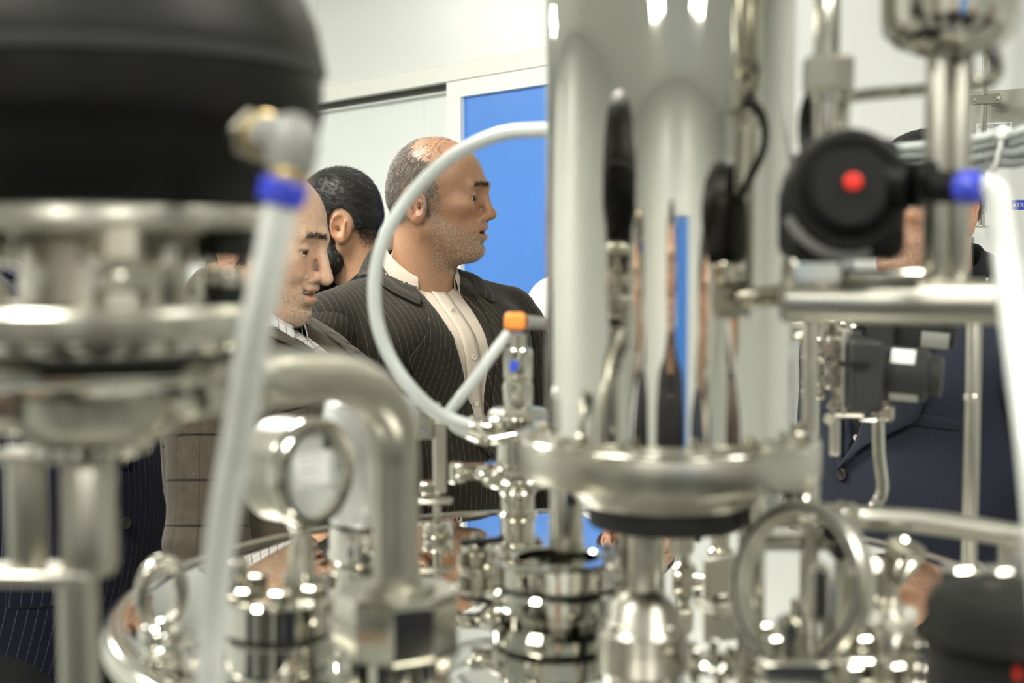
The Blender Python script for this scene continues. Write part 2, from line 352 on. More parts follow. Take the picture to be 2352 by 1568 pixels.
# ------------------------------------------------------------------ people
# implicit surfaces on a rectilinear grid, meshed with surface nets
class Field:
    def __init__(s, lo, hi, step):
        s.ax = [np.arange(lo[i], hi[i] + step, step, dtype=np.float32) for i in range(3)]
        s.D = np.full([len(a) for a in s.ax], 0.5, np.float32)
    def win(s, lo, hi):
        sl = []
        for i in range(3):
            a = int(np.searchsorted(s.ax[i], lo[i])); b = int(np.searchsorted(s.ax[i], hi[i]))
            sl.append(slice(max(0, a - 1), max(b + 1, a)))
        g = [s.ax[i][sl[i]] for i in range(3)]
        return tuple(sl), g[0][:, None, None], g[1][None, :, None], g[2][None, None, :]
    def mix(s, sl, d, k, op='u'):
        a = s.D[sl]
        if op == 'u':
            h = np.maximum(k - np.abs(a - d), 0) / k if k else 0
            s.D[sl] = np.minimum(a, d) - h * h * k * .25
        elif op == 's':
            d = -d; h = np.maximum(k - np.abs(a - d), 0) / k if k else 0
            s.D[sl] = np.maximum(a, d) + h * h * k * .25
    def ell(s, c, r, k=.02, op='u', rot=None):
        R = max(r) + .03 + k
        sl, x, y, z = s.win([c[i] - R for i in range(3)], [c[i] + R for i in range(3)])
        if 0 in s.D[sl].shape: return s
        x = x - c[0]; y = y - c[1]; z = z - c[2]
        if rot is not None:
            M = np.array(rot.transposed(), np.float32)
            x, y, z = (M[i, 0] * x + M[i, 1] * y + M[i, 2] * z for i in range(3))
        k0 = np.sqrt((x / r[0]) ** 2 + (y / r[1]) ** 2 + (z / r[2]) ** 2)
        k1 = np.sqrt((x / r[0] ** 2) ** 2 + (y / r[1] ** 2) ** 2 + (z / r[2] ** 2) ** 2) + 1e-6
        s.mix(sl, k0 * (k0 - 1) / k1, k, op); return s
    def cap(s, a, b, ra, rb, k=.02, op='u', flat=None):
        R = max(ra, rb) + .03 + k
        sl, x, y, z = s.win([min(a[i], b[i]) - R for i in range(3)], [max(a[i], b[i]) + R for i in range(3)])
        if 0 in s.D[sl].shape: return s
        ab = [b[i] - a[i] for i in range(3)]; L2 = sum(v * v for v in ab) + 1e-9
        h = np.clip(((x - a[0]) * ab[0] + (y - a[1]) * ab[1] + (z - a[2]) * ab[2]) / L2, 0, 1)
        d = np.sqrt((x - a[0] - h * ab[0]) ** 2 + (y - a[1] - h * ab[1]) ** 2 + (z - a[2] - h * ab[2]) ** 2) - (ra + (rb - ra) * h)
        s.mix(sl, d, k, op); return s
    def mesh(s):
        D = s.D; ax = s.ax; B = D < 0
        cnt = np.zeros([n - 1 for n in D.shape], np.int8)
        for i in (0, 1):
            for j in (0, 1):
                for k in (0, 1):
                    cnt += B[i:D.shape[0] - 1 + i, j:D.shape[1] - 1 + j, k:D.shape[2] - 1 + k]
        act = (cnt > 0) & (cnt < 8); I, J, K = np.nonzero(act)
        idx = np.full(cnt.shape, -1, np.int64); idx[I, J, K] = np.arange(len(I))
        acc = np.zeros((len(I), 3)); n = np.zeros(len(I))
        for axis in range(3):
            o = [q for q in range(3) if q != axis]
            for p in (0, 1):
                for q in (0, 1):
                    a = [I, J, K]; a = [v.copy() for v in a]; a[o[0]] += p; a[o[1]] += q
                    b = [v.copy() for v in a]; b[axis] += 1
                    da = D[a[0], a[1], a[2]]; db = D[b[0], b[1], b[2]]; m = (da < 0) != (db < 0)
                    t = np.where(m, da / np.where(m, da - db, 1), 0)
                    pt = np.stack([ax[q2][a[q2]] for q2 in range(3)], 1).astype(float)
                    pt[:, axis] += t * (ax[axis][b[axis]] - ax[axis][a[axis]])
                    acc += pt * m[:, None]; n += m
        V = acc / np.maximum(n, 1)[:, None]; Fs = []
        for axis in range(3):
            o = [q for q in range(3) if q != axis]
            sl0 = [slice(1, -1)] * 3; sl1 = [slice(1, -1)] * 3
            sl0[axis] = slice(0, -1); sl1[axis] = slice(1, None)
            a = B[tuple(sl0)]; b = B[tuple(sl1)]; e = np.nonzero(a != b)
            e = [v.copy() for v in e]; e[o[0]] += 1; e[o[1]] += 1
            sg = B[e[0], e[1], e[2]]
            def cell(p, q):
                c = [v.copy() for v in e]; c[o[0]] -= p; c[o[1]] -= q
                return idx[c[0], c[1], c[2]]
            quad = np.stack([cell(0, 0), cell(1, 0), cell(1, 1), cell(0, 1)], 1)
            flip = sg if axis != 1 else ~sg
            quad = np.where(flip[:, None], quad, quad[:, ::-1]); Fs.append(quad)
        Fq = np.concatenate(Fs); Fq = Fq[(Fq >= 0).all(1)]
        return V, Fq

def sstep(a, b, x): t = np.clip((x - a) / (b - a), 0, 1); return t * t * (3 - 2 * t)
def gnoise(V, sc, seed=0):
    r = np.random.RandomState(seed); out = np.zeros(len(V))
    for i in range(5):
        d = r.normal(size=3); d /= np.linalg.norm(d); out += np.sin(V @ d * sc * (1 + .6 * i) + r.rand() * 6)
    return out / 5

def head_field(h, step):
    """head in metres: x = person's left, y = -forward, z = up from the chin; ear canal at y 0"""
    mm = .001
    A = Field((-.098, -.137, -.135), (.098, .105, .252), step)
    def E(f, x, z, rf, rx, rz, k=20, op='u', rot=None):
        for sx in ((1, -1) if x else (1,)):
            R = rot
            if rot is not None and sx < 0: R = Matrix(((rot[0][0], -rot[0][1], -rot[0][2]), (-rot[1][0], rot[1][1], rot[1][2]), (-rot[2][0], rot[2][1], rot[2][2])))
            A.ell((x * sx * mm, -f * mm, z * mm), (rx * mm, rf * mm, rz * mm), k * mm, op, R)
    def C(f0, x0, z0, f1, x1, z1, r0, r1, k=12, op='u'):
        for sx in ((1, -1) if (x0 or x1) else (1,)):
            A.cap((x0 * sx * mm, -f0 * mm, z0 * mm), (x1 * sx * mm, -f1 * mm, z1 * mm), r0 * mm, r1 * mm, k * mm, op)
    g = h.get
    E(4, 0, 156, 88, 77, 85); E(34, 0, 158, 66, 66, 62, 25); E(-20, 0, 120, 62, 66, 55, 30)
    E(44, 0, 98, 50, 60, 72, 25); E(40, 0, 56, 52, 52, 46, 25); E(30, 0, 22, 40, 44, 26, 25)
    C(8, 56, 62, 72, 22, 22, 14, 17, 28); E(82, 0, 25, 22, 25, 19, 18)
    C(103, 7, 146, 88, 38, 147, 9, 8, 16)                       # brow ridge
    E(72, 47, 108, 22, 15, 15, 24)                                # cheekbone
    if g('smile'): E(80, 36, 88, 18, 15, 15, 18)
    E(113, 30, 126, 20, 18, 15, 16, 's')                          # eye socket
    nz = g('nose', 0); C(102, 0, 137, 112 + nz, 0, 97, 7, 9, 12); E(114 + nz, 0, 92 - g('droop', 0), 12.5, 11, 10.5, 8); E(102 + nz * .6, 13, 87, 12, 7.5, 8.5, 6)
    E(107, 6.5, 79.5, 7, 3.6, 4.5, 3, 's')
    C(99, 17, 91, 84, 31, 66, 2, 2, 9, 's')                       # fold from nose to mouth
    E(78, 0, 62, 28, 31, 27, 18)
    E(101, 0, 67, 9, 21, 6.5, 6); E(100, 0, 49.5, 10.5, 19, 7, 6); E(101, 0, 36, 5, 18, 4, 7, 's')
    if g('smile'):
        E(103, 0, 59, 20, 24, 3.6, 4, 's'); C(103, 8, 59.5, 95, 22, 64, 3.4, 3.2, 3, 's'); C(95, 22, 64, 84, 33, 73, 3.2, 2.6, 3, 's'); C(103, 18, 88, 74, 40, 68, 2, 2, 8, 's')
    else:
        E(110, 0, 57.5, 26, 23, 1.6 + g('open', 0), 3, 's')
    # eyelids with an opening, the eyeball is a part of its own
    E(84, 31, 124, 13.6, 14.6, 13.2, 5); E(97, 34.5, 121.5, 13, 14, g('eye', 3.6), 3, 's')
    # ear
    Rz = Matrix.Rotation(math.radians(20), 3, 'Z') @ Matrix.Rotation(math.radians(-12), 3, 'X')
    E(-11, 77, 109, 26, 6.5, 34, 5, 'u', Rz); E(-8, 82.5, 113, 16, 6.5, 23, 3, 's', Rz)
    E(-6, 79, 82, 10, 5, 10, 6); C(0, 77, 112, 1, 78, 100, 4.5, 4.5, 4); C(-24, 80, 120, -16, 80, 94, 3.2, 3.2, 3); E(-4, 81, 106, 6, 8, 9, 3, 's')
    # neck
    C(-14, 0, 66, -26, 0, -140, g('neck', 56), g('neck', 56) + 6, 22); C(-5, 36, 60, 18, 14, -80, 15, 12, 18)
    E(24, 0, -22, 14, 10, 14, 14)
    return A

def skin_colour(V, h):
    """natural pigment of skin, brows, lips and stubble (V in head metres)"""
    f = -V[:, 1] * 1000; x = np.abs(V[:, 0] * 1000); z = V[:, 2] * 1000
    base = np.array(h['skin']); c = np.tile(base, (len(V), 1))
    n = gnoise(V, 120, 3)[:, None]; c = c * (1 + .05 * n)
    def blend(mask, col): nonlocal c; c = c * (1 - mask[:, None]) + np.array(col) * mask[:, None]
    red = base * np.array([1.0, .72, .66])
    blend(.55 * np.exp(-(((f - 113) / 14) ** 2 + (x / 15) ** 2 + ((z - 90) / 14) ** 2)), red)
    blend(.5 * sstep(74, 82, x) * sstep(70, 80, z) * sstep(152, 140, z), red)
    blend(.35 * np.exp(-(((x - 45) / 16) ** 2 + ((z - 100) / 16) ** 2)) * (f > 40), red)
    lips = np.exp(-((z - 58) / 9.5) ** 4) * np.exp(-(x / 21) ** 4) * sstep(93, 99, f)
    blend(.75 * lips, h.get('lip', base * np.array([.72, .45, .42])))
    # beard: cheeks below the sideburn, jaw, chin and moustache
    b = sstep(15, 28, f) * sstep(98 - np.clip(f - 25, 0, 60) * .55, 84 - np.clip(f - 25, 0, 60) * .55, z) * sstep(-32, -8, z)
    b = np.maximum(b, sstep(12, 20, f) * sstep(40, 32, f) * sstep(140, 120, z) * sstep(-10, 0, z))
    b = np.maximum(b, np.exp(-((z - 74) / 6.5) ** 4) * np.exp(-(x / 26) ** 4) * sstep(86, 94, f)) * (1 - lips)
    sp = .6 + .4 * gnoise(V, 1500, 5)
    blend(np.clip(b * h.get('stubble', .45) * sp, 0, 1), h.get('beard', (.16, .14, .12)))
    if h.get('smile'):                                              # flesh inside the open mouth
        cp = np.array([(103, 0, 58.5), (103, 8, 59.5), (95, 22, 64), (84, 34, 73.5)]); q = np.stack([f, x, z], 1); dm = np.full(len(V), 99.)
        for a_, b_ in zip(cp, cp[1:]):
            t_ = np.clip(((q - a_) @ (b_ - a_)) / ((b_ - a_) @ (b_ - a_)), 0, 1); dm = np.minimum(dm, np.linalg.norm(q - a_ - t_[:, None] * (b_ - a_), axis=1))
        blend(.9 * sstep(4.6, 2.6, dm), (.34, .11, .09))
    brow = np.exp(-((z - 146.5 - .12 * (25 - np.abs(x - 22))) / 3.6) ** 4) * sstep(5, 9, x) * sstep(47, 40, x) * (f > 60)
    blend(np.clip(brow * .7, 0, 1), h.get('brow', (.03, .025, .02)))
    blend(.75 * np.exp(-((z - 125.8 - .0035 * (x - 32) ** 2 * -1) / 1.5) ** 2) * sstep(17, 21, x) * sstep(50, 45, x) * (f > 66), (.03, .02, .016))
    if 'scalp' in h:
        blend(hair_mask(V, h) * h.get('scalp_w', .75) * (.8 + .2 * gnoise(V, 700, 8)), h['scalp'])
    return c, b
def hair_mask(V, h):
    f = -V[:, 1] * 1000; x = np.abs(V[:, 0] * 1000); z = V[:, 2] * 1000
    if h.get('hairline') == 'full':
        m = sstep(88, 78, f + np.clip(190 - z, 0, 60) * .75) * sstep(96, 106, z + np.clip(-f - 20, 0, 60) * .55)
    else:                                                           # bald on top, hair round the sides and back
        side = sstep(40, 12, f - np.clip(z - 150, 0, 30) * .1) * sstep(203, 190, z + np.clip(f + 10, -80, 60) * .32)
        m = np.maximum(np.maximum(side, sstep(-10, -38, f)), .10 * (z > 180) * (f < 40)) * sstep(84, 94, z + np.clip(-f - 25, 0, 60) * .35)
        m = m * (1 - sstep(12, 20, f) * sstep(128, 118, z))
    ear = np.exp(-((f + 15) / 27) ** 4 - ((z - 108) / 38) ** 4) * sstep(64, 70, x)
    return np.clip(m * (1 - ear), 0, 1)

def strands(name, V, Fq, weight, count, length, col_fn, parent, seed, width=.00045, flow=(0, .6, -1), lift=.25):
    """short separate hairs standing on the surface, each a tapering three-sided spike"""
    rs = np.random.RandomState(seed)
    p = V[Fq]; nrm = np.cross(p[:, 2] - p[:, 0], p[:, 3] - p[:, 1]); ar = np.linalg.norm(nrm, axis=1) + 1e-12
    w = ar * weight[Fq].mean(1); w = w / w.sum(); pick = rs.choice(len(Fq), count, p=w)
    a, b = rs.rand(count, 1), rs.rand(count, 1); q = p[pick]
    pos = (q[:, 0] * (1 - a) + q[:, 1] * a) * (1 - b) + (q[:, 3] * (1 - a) + q[:, 2] * a) * b
    n = nrm[pick] / ar[pick][:, None]; fl = np.array(flow, float) + rs.normal(0, .35, (count, 3))
    fl = fl - n * (fl * n).sum(1, keepdims=True); fl /= np.linalg.norm(fl, axis=1, keepdims=True) + 1e-9
    d = fl * (1 - lift) + n * lift; d /= np.linalg.norm(d, axis=1, keepdims=True)
    L = length * (.6 + .7 * rs.rand(count, 1)); sd = np.cross(d, n); sd /= np.linalg.norm(sd, axis=1, keepdims=True) + 1e-9
    t = pos + d * L; up = np.cross(sd, d) * width
    Vv = np.stack([pos - sd * width, pos + sd * width, pos + up, t], 1).reshape(-1, 3)
    i = np.arange(count)[:, None] * 4
    Ff = np.concatenate([i + np.array([[0, 1, 3]]), i + np.array([[1, 2, 3]]), i + np.array([[2, 0, 3]])])
    c = np.repeat(col_fn(rs, count), 4, 0); c = np.concatenate([c, np.ones((len(c), 1))], 1)
    o = npmesh(name, Vv, Ff, 'hair', parent, {'Col': ('FLOAT_COLOR', c)}, smooth=False)
    o['kind'] = 'stuff'
    return o

def torso_field(inf, step, b, legs=False, low=.72):
    H = b['chin']                                    # height of the chin
    A = Field((-.34, -.24, low - .03), (.34, .24, H + .03), step); w = b.get('wide', 1.0); i = inf; be = b.get('belly', 0)
    A.ell((0, .008, H - .285), (.172 * w + i, .108 + i, .205 + i), .05)
    A.ell((0, -.012 - be * .5, H - .45), (.158 * w + i, .118 + be + i, .22 + i), .08)
    A.ell((0, .01, H - .62), (.168 * w + i, .120 + i, .20 + i), .08)
    for s in (1, -1):
        A.cap((s * .045, .040, H - .112), (s * .186 * w, .018, H - .150), .034 + i * .6, .049 + i, .045)
        A.cap((s * .01, .062, H - .16), (s * .006, .058, H - .045), .052 + i * .5, .036 + i * .4, .05)
        A.cap((s * .10, -.05, H - .20), (s * .05, -.06, H - .22), .07 + i, .07 + i, .06)
        A.cap((s * .11, .06, H - .16), (s * .09, .05, H - .3), .06 + i, .06 + i, .06)
    return A
def arm_points(b, s):
    H = b['chin']; w = b.get('wide', 1.0)
    sh = Vector((s * .205 * w, .012, H - .160))
    el = Vector(b.get('elbow%+d' % s, (s * .268 * w, .045, H - .41))); wr = Vector(b.get('wrist%+d' % s, (s * .255 * w, -.07, H - .64)))
    return sh, el, wr
def hand_mesh(A, wr, el, s):
    """palm, four fingers with a knuckle bend and a thumb from the side of the palm"""
    d = (wr - el).normalized(); side = Vector((-s, -.4, 0)); side = (side - d * side.dot(d)).normalized(); n = d.cross(side)
    pc = wr + d * .05
    A.cap(wr - d * .01, wr + d * .02, .024, .024, .01)
    for q in (-1, 0, 1): A.cap(wr + d * .02 + n * .014 * q, wr + d * .085 + n * .021 * q, .015, .013, .012)
    for q, (ln) in zip((-1.5, -.5, .5, 1.5), (.058, .074, .070, .055)):
        a = wr + d * .088 + n * .0165 * q; k1 = a + (d * .9 + side * .35).normalized() * ln * .52; k2 = k1 + (d * .55 + side * .8).normalized() * ln * .5
        A.cap(a, k1, .0092, .0085, .004); A.cap(k1, k2, .0085, .0068, .004)
    a = wr + d * .028 - n * .02; k1 = a - n * .024 + d * .028 + side * .015; k2 = k1 + d * .03 + side * .012 - n * .004
    A.cap(a, k1, .0125, .0105, .006); A.cap(k1, k2, .0105, .0078, .004)

def cuv_torso(V, b):
    x, y, z = V.T; H = b['chin']; sg = np.sign(x)
    u = x + .004 * np.sin(z * 9)
    return np.stack([u, z + .25 * (y + .1) * (y < .02), 0 * x], 1)
def cuv_arm(V, sh, el, wr):
    sh, el, wr = (np.array(p) for p in (sh, el, wr))
    def proj(a, c):
        ab = c - a; t = np.clip(((V - a) @ ab) / (ab @ ab), 0, 1); return t, V - a - t[:, None] * ab, ab
    t1, r1, ab1 = proj(sh, el); t2, r2, ab2 = proj(el, wr)
    use = np.linalg.norm(r1, axis=1) < np.linalg.norm(r2, axis=1)
    r = np.where(use[:, None], r1, r2); ax = np.where(use[:, None], ab1, ab2); ax /= np.linalg.norm(ax, axis=1, keepdims=True)
    e = np.array([0, -1., 0]); e = e - ax * (ax @ e)[:, None]; e /= np.linalg.norm(e, axis=1, keepdims=True); w = np.cross(ax, e)
    ang = np.arctan2((r * w).sum(1), (r * e).sum(1))
    ln = np.where(use, t1 * np.linalg.norm(ab1), np.linalg.norm(ab1) + t2 * np.linalg.norm(ab2))
    return np.stack([ang * .06, ln, 0 * ang], 1)

def strip(name, mat, parent, rows, thick, cuv=None, sub=True):
    """cloth strip from rows of points, solidified"""
    n = len(rows[0]); V = np.array([tuple(p) for r in rows for p in r])
    Fq = [(i * n + j, i * n + j + 1, (i + 1) * n + j + 1, (i + 1) * n + j) for i in range(len(rows) - 1) for j in range(n - 1)]
    if cuv is None: cuv = np.stack([V[:, 0], V[:, 2], 0 * V[:, 0]], 1)
    o = npmesh(name, V, Fq, mat, parent, {'cuv': ('FLOAT_VECTOR', cuv)})
    md = o.modifiers.new('cloth', 'SOLIDIFY'); md.thickness = thick; md.offset = 0
    if sub: s2 = o.modifiers.new('soft', 'SUBSURF'); s2.levels = 1; s2.render_levels = 1
    return o
def poly_at(pts, n):
    pts = [Vector(p) for p in pts]; L = [0]
    for a, c in zip(pts, pts[1:]): L.append(L[-1] + (c - a).length)
    out = []
    for i in range(n):
        t = L[-1] * i / (n - 1); k = max(j for j in range(len(L)) if L[j] <= t + 1e-9); k = min(k, len(pts) - 2)
        out.append(pts[k].lerp(pts[k + 1], (t - L[k]) / max(1e-9, L[k + 1] - L[k])))
    return out

def person(label, loc, yaw, h, b, group=None):
    """h: head, b: body and clothes; yaw 0 faces -Y"""
    root = thing('person', label, 'person', loc, group); root.rotation_euler = (0, 0, math.radians(yaw))
    H = b['chin']; detail = b.get('detail', 0)
    # ---- body: head and neck, trunk, arms, hands and legs in one mesh
    V, Fq = head_field(h, .0021 if detail else .0036).mesh()
    col, beard = skin_colour(V, h)
    piv = Vector((0, .022, -.07))
    hm = Matrix.Translation(Vector((0, .005 + b.get('head_y', 0), H - .036 - b.get('head_z', 0))) + piv) @ Matrix.Rotation(math.radians(h.get('yaw', 0)), 4, 'Z') @ Matrix.Rotation(math.radians(h.get('pitch', 0)), 4, 'X') @ Matrix.Rotation(math.radians(h.get('roll', 0)), 4, 'Y') @ Matrix.Translation(-piv)
    M = np.array(hm); X = lambda v: v @ M[:3, :3].T + M[:3, 3]
    bf = Field((-.36, -.42, -.005), (.36, .26, H - .04), .02)
    t = torso_field(-.012, .02, b)
    parts = [(V, Fq, col)]
    bf.ell((0, .008, H - .285), (.15, .085, .17), .05); bf.ell((0, .0, H - .5), (.145, .1, .25), .06)
    bf.cap((0, .03, H - .16), (0, .03, H - .08), .05, .045, .03)
    for s in (1, -1):
        sh, el, wr = arm_points(b, s); bf.cap(sh, el, .043, .036, .03); bf.cap(el, wr, .036, .026, .02)
        bf.cap((s * .085, .01, H - .66), (s * .1, 0, .48), .075, .055, .03); bf.cap((s * .1, 0, .48), (s * .105, .02, .09), .052, .036, .03)
        bf.cap((s * .105, .03, .05), (s * .12, -.12, .04), .034, .03, .03)
    Vb, Fb = bf.mesh(); parts.append((Vb, Fb, np.tile(np.array(h['skin']), (len(Vb), 1))))
    for s in (1, -1):
        sh, el, wr = arm_points(b, s)
        hf = Field(tuple(c - .16 for c in wr), tuple(c + .16 for c in wr), .0045); hand_mesh(hf, wr, el, s)
        Vh, Fh = hf.mesh(); parts.append((Vh, Fh, np.tile(np.array(h['skin']), (len(Vh), 1))))
    Vs = [X(V)] + [p[0] for p in parts[1:]]; off = np.cumsum([0] + [len(v) for v in Vs[:-1]])
    allc = np.concatenate([p[2] for p in parts]); allc = np.concatenate([np.clip(allc, 0, 1), np.ones((len(allc), 1))], 1)
    body = npmesh('body', np.concatenate(Vs), np.concatenate([p[1] + o for p, o in zip(parts, off)]), 'skin', root, {'Col': ('FLOAT_COLOR', allc)})
    HX = lambda p: hm @ Vector(p)
    # ---- eyes, teeth
    if detail or h.get('eyes'):
        for s in (1, -1):
            c = HX((s * .031, -.084, .1235)); fw = (hm.to_3x3() @ Vector((s * .05 + h.get('gaze', 0), -1, h.get('gaze_z', -.05)))).normalized()
            e = MB().lathe(c, [(.0125 * math.sin(a), -.0125 * math.cos(a)) for a in np.linspace(.01, math.pi - .01, 14)], fw, 20); e.v = [v + org(root) for v in e.v]
            eo = e.build('eye', 'eye_white', root)
            e = MB().lathe(c, [(.0129 * math.sin(a), .0129 * math.cos(a)) for a in np.linspace(.56, .01, 6)], fw, 20); e.v = [v + org(root) for v in e.v]
            e.build('iris', 'eye_iris', eo)
    if h.get('smile'):
        rows = [[HX((.021 * math.sin(a), -.080 - .016 * math.cos(a), zz)) for a in np.linspace(-1.2, 1.2, 13)] for zz in (.056, .064)]
        o = strip('teeth', 'eye_white', root, rows, .002)
    # ---- hair
    if h.get('hairline') == 'full':
        hf = Field((-.1, -.12, .07), (.1, .11, .27), .004); mm = .001
        for f, z, rf, rx, rz in ((4, 158, 94, 82, 93), (34, 176, 62, 66, 60), (-20, 124, 67, 70, 56)):
            hf.ell((0, -f * mm, z * mm), (rx * mm, rf * mm, rz * mm), .02)
        g = np.meshgrid(*hf.ax, indexing='ij'); f = -g[1] * 1000; z = g[2] * 1000; x = np.abs(g[0]) * 1000
        cut = np.maximum((f + np.clip(190 - z, 0, 75) * .78 - 86) * .0008, (100 - z - np.clip(-f - 20, 0, 60) * .5) * .0008)
        cut = np.maximum(cut, np.where(x > 50, -(np.sqrt(((f + 12) / 27) ** 2 + ((z - 112) / 40) ** 2) - 1) * .03, -1))
        hf.D = np.maximum(hf.D, cut.astype(np.float32)); Vh, Fh = hf.mesh()
        Vh = Vh + .0012 * gnoise(Vh, 260, 4)[:, None] * Vh / (np.linalg.norm(Vh, axis=1, keepdims=True))
        c = np.tile(np.array(h['hair']), (len(Vh), 1)) * (1 + .3 * gnoise(Vh * np.array([1, 1, .3]), 900, 2)[:, None])
        npmesh('hair', X(Vh), Fh, 'hair', root, {'Col': ('FLOAT_COLOR', np.concatenate([c, np.ones((len(c), 1))], 1))})
        wv = np.ones(len(Vh))
        strands('hair_strands', X(Vh), Fh, wv, 6500 if h.get('fade') else 1500, .012, lambda r, n: np.array(h['hair']) * (.5 + r.rand(n, 1)), root, 5, .0005, flow=tuple(hm.to_3x3() @ Vector((0, .9, -.5))), lift=.2)
        if h.get('fade'):
            fz = -V[:, 1] * 1000; zz = V[:, 2] * 1000; fade = sstep(52, 84, zz) * sstep(150, 120, zz) * (fz < -42)
            strands('nape_hair', X(V), Fq, fade + 1e-9, 4500, .005, lambda r, n: np.array(h['hair']) * (.5 + r.rand(n, 1)), root, 8, .0004, flow=tuple(hm.to_3x3() @ Vector((0, .3, -1))), lift=.15)
    elif detail:
        dark = np.array(h.get('hair', (.09, .08, .07))); lite = np.array(h.get('hair_grey', (.5, .47, .42)))
        def gc(r, n): k = (r.rand(n, 1) ** 1.4); return dark * (1 - k) + lite * k
        strands('hair', X(V), Fq, hair_mask(V, h), 13000, .0085, gc, root, 5, .00042, flow=tuple(hm.to_3x3() @ Vector((0, .55, -1))), lift=.22)
    if detail:
        def bc(r, n):
            k = (r.rand(n, 1) > h.get('grey_beard', .5)) * 1.0; return np.array((.62, .58, .52)) * (1 - k) + np.array((.10, .085, .07)) * k
        strands('beard_stubble', X(V), Fq, beard ** 1.5, h.get('stubble_n', 4200), .0028, bc, root, 9, .0003, flow=tuple(hm.to_3x3() @ Vector((0, -.2, -1))), lift=.35)
        f = -V[:, 1] * 1000; x = np.abs(V[:, 0] * 1000); z = V[:, 2] * 1000
        bw = np.exp(-((z - 146.5 - .12 * (25 - np.abs(x - 22))) / 3.8) ** 4) * sstep(5, 9, x) * sstep(47, 40, x) * (f > 60)
        strands('eyebrows', X(V), Fq, bw, 420, .0055, lambda r, n: np.array(h.get('brow', (.03, .025, .02))) * (.6 + r.rand(n, 1)), root, 3, .00032, flow=tuple(hm.to_3x3() @ Vector((0, .8, .3))), lift=.3)
    if h.get('full_beard'):
        bfld = Field((-.09, -.13, -.05), (.09, .06, .13), .004); mm = .001
        for s in (1, -1):
            bfld.cap((s * .066, -.022, .112), (s * .062, -.030, .04), .010, .022, .02); bfld.cap((s * .058, -.030, .04), (s * .022, -.085, -.002), .025, .028, .02)
        bfld.ell((0, -.088, .012), (.036, .03, .034), .02); bfld.cap((-.024, -.095, .074), (.024, -.095, .074), .008, .008, .01)
        Vh, Fh = bfld.mesh(); c = np.tile(np.array(h['hair']), (len(Vh), 1)) * (1 + .3 * gnoise(Vh, 900, 2)[:, None])
        npmesh('beard', X(Vh), Fh, 'hair', root, {'Col': ('FLOAT_COLOR', np.concatenate([c, np.ones((len(c), 1))], 1))})
        strands('beard_strands', X(Vh), Fh, np.ones(len(Vh)), 2500, .011, lambda r, n: np.array(h['hair']) * (.5 + r.rand(n, 1)), root, 6, .0005, flow=tuple(hm.to_3x3() @ Vector((0, -.2, -1))), lift=.3)
    # ---- shirt
    st = .009; A = torso_field(.003, st, b, low=H - .62); V2, F2 = A.mesh()
    shirt = npmesh('shirt', V2, F2, b['shirt'], root, {'cuv': ('FLOAT_VECTOR', cuv_torso(V2, b))})
    # collar: stand and turned-down leaves round the neck, open in front
    op = b.get('collar_open', .045); nr = h.get('neck', 56) * .001 + .009
    def ringpt(a, r, z, fw=0): return Vector((math.sin(a) * r, .030 - math.cos(a) * r * 1.02 + fw, z))
    zc = H - .038; ang = np.linspace(math.asin(min(.95, op / nr)), 2 * math.pi - math.asin(min(.95, op / nr)), 33)
    rows = [[], [], [], []]
    for a in ang:
        fr = .5 + .5 * math.cos(a); dip = -.040 * fr ** 2 + .058 * (1 - fr) ** 1.3
        rows[0].append(ringpt(a, nr + .004, zc - .035 + dip)); rows[1].append(ringpt(a, nr - .001, zc + .006 + dip))
        rows[2].append(ringpt(a, nr + .006, zc + .004 + dip)); rows[3].append(ringpt(a, nr + .011 + .010 * fr ** 2, zc - .028 - .065 * fr ** 5 + dip))
    cu = np.array([(a * .07, q * .028 + .01 * math.cos(a) * 0, 0) for q in range(4) for a in ang])
    strip('shirt_collar', b['shirt'], shirt, rows, .0022, cu)
    # ---- jacket
    zb = b.get('v_bottom', H - .385); jin = b.get('jin', .018)
    A = torso_field(jin, st, b, low=.74); g = np.meshgrid(*A.ax, indexing='ij')
    full = A.D.copy(); Vf, Ff = A.mesh(); bvh = BVHTree.FromPolygons(Vf.tolist(), Ff.tolist())
    low = .76 - g[2]; A.D = np.maximum(A.D, low.astype(np.float32))
    if b.get('open', True):
        wv = np.interp(g[2], [zb, H - .20, H - .07, H + .03], [0.0, .040, .052, .060]); vx = np.interp(g[2], [zb, H - .1], [.006, 0])
        v = np.minimum(wv - np.abs(g[0] - vx), -(g[1] + .0)) ; v = np.minimum(v, g[2] - zb)
        A.D = np.maximum(A.D, np.clip(v, -.02, .5).astype(np.float32))
        nk = .062 + .01 - np.sqrt(g[0] ** 2 + (g[1] - .03) ** 2); nk = np.minimum(nk, g[2] - (H - .11)); A.D = np.maximum(A.D, nk.astype(np.float32))
    V3, F3 = A.mesh()
    jac = npmesh('jacket', V3, F3, b['suit'], root, {'cuv': ('FLOAT_VECTOR', cuv_torso(V3, b))})
    for s in (1, -1):
        sh, el, wr = arm_points(b, s); A = Field(tuple(min(sh[i], el[i], wr[i]) - .1 for i in range(3)), tuple(max(sh[i], el[i], wr[i]) + .1 for i in range(3)), .0075)
        A.ell(sh + Vector((-s * .008, 0, -.008)), (.062, .070, .066), .02); A.cap(sh + Vector((0, 0, -.04)), el, .064, .056, .03); A.cap(el, wr, .056, .041, .03)
        dv = (wr - el).normalized(); g = np.meshgrid(*A.ax, indexing='ij')
        cutp = (g[0] - wr.x) * dv.x + (g[1] - wr.y) * dv.y + (g[2] - wr.z) * dv.z - .012
        A.D = np.maximum(A.D, np.minimum(cutp, .5).astype(np.float32)); V4, F4 = A.mesh()
        up = np.array(el) - np.array(sh); t = np.clip(((V4 - np.array(sh)) @ up) / (up @ up), -.2, 1.8)
